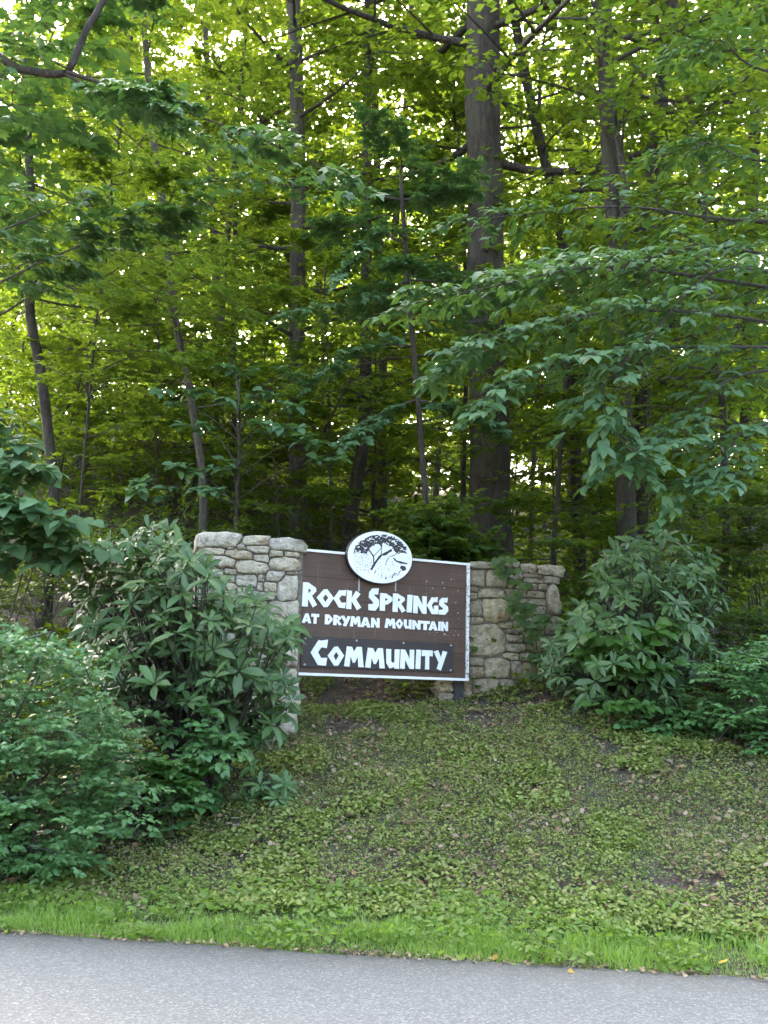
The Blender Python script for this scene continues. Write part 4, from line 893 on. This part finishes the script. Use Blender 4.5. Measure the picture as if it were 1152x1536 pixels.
# ------------------------------------------------------------------ bank: litter, ground cover, verge grass, fallen leaves
def xs_to_xy(x, s): 
    p = EA[None] + EDIR*(x - EA[0])[:, None] + ENOR*s[:, None]; return p[:, 0], p[:, 1]
def bank():
    def up_leaves(x, y, h, size, spread, tilt=.45):
        n = len(x); d = rng.normal(size=(n, 3)); d[:, 2] *= .35; nn = rng.normal(size=(n, 3))*tilt; nn[:, 2] += 1; nn[:, 1] -= .15
        return np.stack([x, y, ground_z(x, y) + h], 1), d, nn, size
    n = 112000; x = rng.uniform(-7, 7, n); s = rng.uniform(.55, 5.6, n); X, Y = xs_to_xy(x, s); v = in_view(np.stack([X, Y, ground_z(X, Y)], 1), 150, 150); X, Y, s = X[v], Y[v], s[v]
    dens = noise2(X, Y, .6)*.42 + noise2(X + 31, Y, .22)*.30 + noise2(X + 77, Y + 3, .07)*.28; bare = np.interp(s, [.5, 1.2, 3.4, 4.6, 5.6], [.20, .31, .30, .42, .53]) + np.interp(X, [-3.5, -1.5, 0], [.05, .03, 0])
    k = dens > bare; X, Y, s = X[k], Y[k], s[k]; lv = Leaves(); hgt = noise2(X, Y, .3)*.08
    for q in range(3):
        m = len(X); xx = X + rng.normal(size=m)*.022; yy = Y + rng.normal(size=m)*.022; big = np.where(noise2(xx + 70, yy, .5) > .66, 1.45, np.where(noise2(xx + 20, yy + 7, .35) > .6, .75, 1.0))*rng.uniform(.7, 1.3, m)
        lv.add(*up_leaves(xx, yy, .008 + rng.random(m)*hgt + .02*big, rng.uniform(.014, .032, m)*big, 0))
    P, T = leaf_tris(lv.cat(), 'simple'); prop(link('ground_cover', make_mesh('ground_cover', P, T, M['cover'])), 'low green clover-like ground cover on the bank', 'ground cover', kind='stuff')
    n = 1500; x = rng.uniform(-5, 5, n); s = rng.normal(size=n)*.05 + .0; X, Y = xs_to_xy(x, s); z = np.where(s < .03, .012, ground_z(X, Y) + .01); d = rng.normal(size=(n, 3)); d[:, 2] *= .2; nn = rng.normal(size=(n, 3))*.4; nn[:, 2] += 1
    P, T = leaf_tris((np.stack([X, Y, z], 1), d, nn, rng.uniform(.008, .035, n)), 'curl'); prop(link('edge_debris', make_mesh('edge_debris', P, T, M['dead'])), 'crumbs of dead leaf along the edge of the road', 'debris', kind='stuff')
    # fine grass through the bank
    def grass(name, label, x, s, ln, wd, lean):
        X, Y = xs_to_xy(x, s); n = len(X); v = in_view(np.stack([X, Y, ground_z(X, Y)], 1), 150, 150); X, Y, ln, wd = X[v], Y[v], ln[v], wd[v]; n = len(X)
        d = rng.normal(size=(n, 3))*lean; d[:, 2] = 1; nn = rng.normal(size=(n, 3)); nn[:, 2] = .2
        P, T = leaf_tris((np.stack([X, Y, ground_z(X, Y) - .005], 1), d, nn, ln), 'blade', wd); prop(link(name, make_mesh(name, P, T, M['grass'])), label, 'grass', kind='stuff')
    n = 52000; x = rng.uniform(-7, 7, n); s = rng.uniform(.5, 4.7, n); k = noise2(x, s, .6)*.7 + noise2(x + 3, s, .15)*.3 > .42; x, s = x[k], s[k]
    grass('bank_grass', 'thin grass growing through the bank', x, s, rng.uniform(.025, .075, len(x)), rng.uniform(.003, .006, len(x)), .9)
    n = 52000; x = rng.uniform(-6, 6, n); s = np.abs(rng.normal(size=n))*.40 - .03; top = .62 + .5*noise2(x, x*0, .55); k = (s < top) & (noise2(x, s*2, .25) + .35 > rng.random(n)*.9); x, s = x[k], s[k]
    grass('verge_grass', 'strip of bright green grass along the edge of the road', x, s, rng.uniform(.035, .095, len(x))*(.35 + 1.5*noise2(x, s, .22)**1.6)*np.interp(s, [0, .12, .4, .8], [.5, .8, 1.05, .7]), rng.uniform(.004, .009, len(x)), .42)
    n = 19000; x = rng.uniform(-6, 6, n); s = rng.uniform(-.02, 1.0, n); k = noise2(x + 5, s*2, .3) > .42; X, Y = xs_to_xy(x[k], s[k]); m = len(X); lv = Leaves()
    lv.add(*up_leaves(X, Y, .02 + rng.random(m)*.075, rng.uniform(.02, .075, m), 0, .7))
    P, T = leaf_tris(lv.cat(), 'leaflet'); prop(link('verge_weeds', make_mesh('verge_weeds', P, T, M['grass'])), 'broad weed leaves mixed into the roadside grass', 'weeds', kind='stuff')
    n = 9000; x = rng.uniform(-7, 7, n); s = rng.uniform(.6, 4.8, n); X, Y = xs_to_xy(x, s); k = noise2(X + 50, Y, .4) > .5; X, Y = X[k], Y[k]; n = len(X); d = rng.normal(size=(n, 3)); d[:, 2] = np.abs(d[:, 2])*.3
    nn = rng.normal(size=(n, 3)); P, T = leaf_tris((np.stack([X, Y, ground_z(X, Y) + .02 + rng.random(n)*.03], 1), d, nn, rng.uniform(.04, .14, n)), 'blade', np.full(n, .004)); prop(link('dry_straw', make_mesh('dry_straw', P, T, M['dead'])), 'dry tan straw lying across the bank', 'straw', kind='stuff')
    # dead leaves and straw
    n = 34000; x = rng.uniform(-7, 7, n); s = np.where(rng.random(n) < .8, rng.uniform(.5, 5.8, n), rng.uniform(5, 12, n)); X, Y = xs_to_xy(x, s)
    k = noise2(X + 13, Y, .5) > np.interp(s, [.5, .9, 4, 5], [.6, .28, .28, .18]); v = in_view(np.stack([X, Y, ground_z(X, Y)], 1), 150, 150); k &= v; X, Y = X[k], Y[k]; m = len(X); lv = Leaves(); lv.add(*up_leaves(X, Y, .006 + rng.random(m)*.05, rng.uniform(.018, .06, m), 0, .6))
    P, T = leaf_tris(lv.cat(), 'curl'); prop(link('leaf_litter', make_mesh('leaf_litter', P, T, M['dead'])), 'brown dead leaves scattered over the bank', 'leaf litter', kind='stuff')
    V, T = tmpl('curl')
    for px, py, mt, sz, lab in ((857,1461,'yellow',.07,'yellow fallen leaf lying on the asphalt right of the middle'), (1086,1444,'yellow',.06,'upright yellow leaf in the verge grass at the right'), (743,1437,'yellow',.06,'pale yellow leaf on the road edge below the sign'),
        (797,1283,'dead',.15,'curled reddish dead leaf on the bank right of the middle'), (672,1245,'dead',.13,'brown dead leaf on the bank below the right end of the sign'), (868,1297,'dead',.14,'rust coloured dead leaf clump on the right half of the bank'), (325,1305,'dead',.12,'tan dead leaf on the bank below the small rhododendron sprig'), (710,1266,'pale',.09,'pale blue-green scrap on the bank below the brown wall')):
        q = at_z(px, py, 0.02)
        for it in range(30):
            on = road_s(q[0], q[1]) > 0; z = float(ground_z(q[0], q[1])) + .02 if on else -.002; q = q*.5 + at_z(px, py, z)*.5
        o = link('fallen_leaf' if mt != 'pale' else 'litter_scrap', make_mesh('fallen_leaf', V*sz - [0, sz*.5, 0], T, M['yellow'] if mt == 'yellow' else (M['white_trim'] if mt == 'pale' else M['dead'])), None, q); o.rotation_euler = (rng.uniform(.1, .5), rng.uniform(-.3, .3), rng.uniform(0, 6)); prop(o, lab, 'leaf' if mt != 'pale' else 'litter')
bank()
print('TRIS', sum(len(m.polygons) for m in bpy.data.meshes), 'OBJ', len(bpy.data.objects))
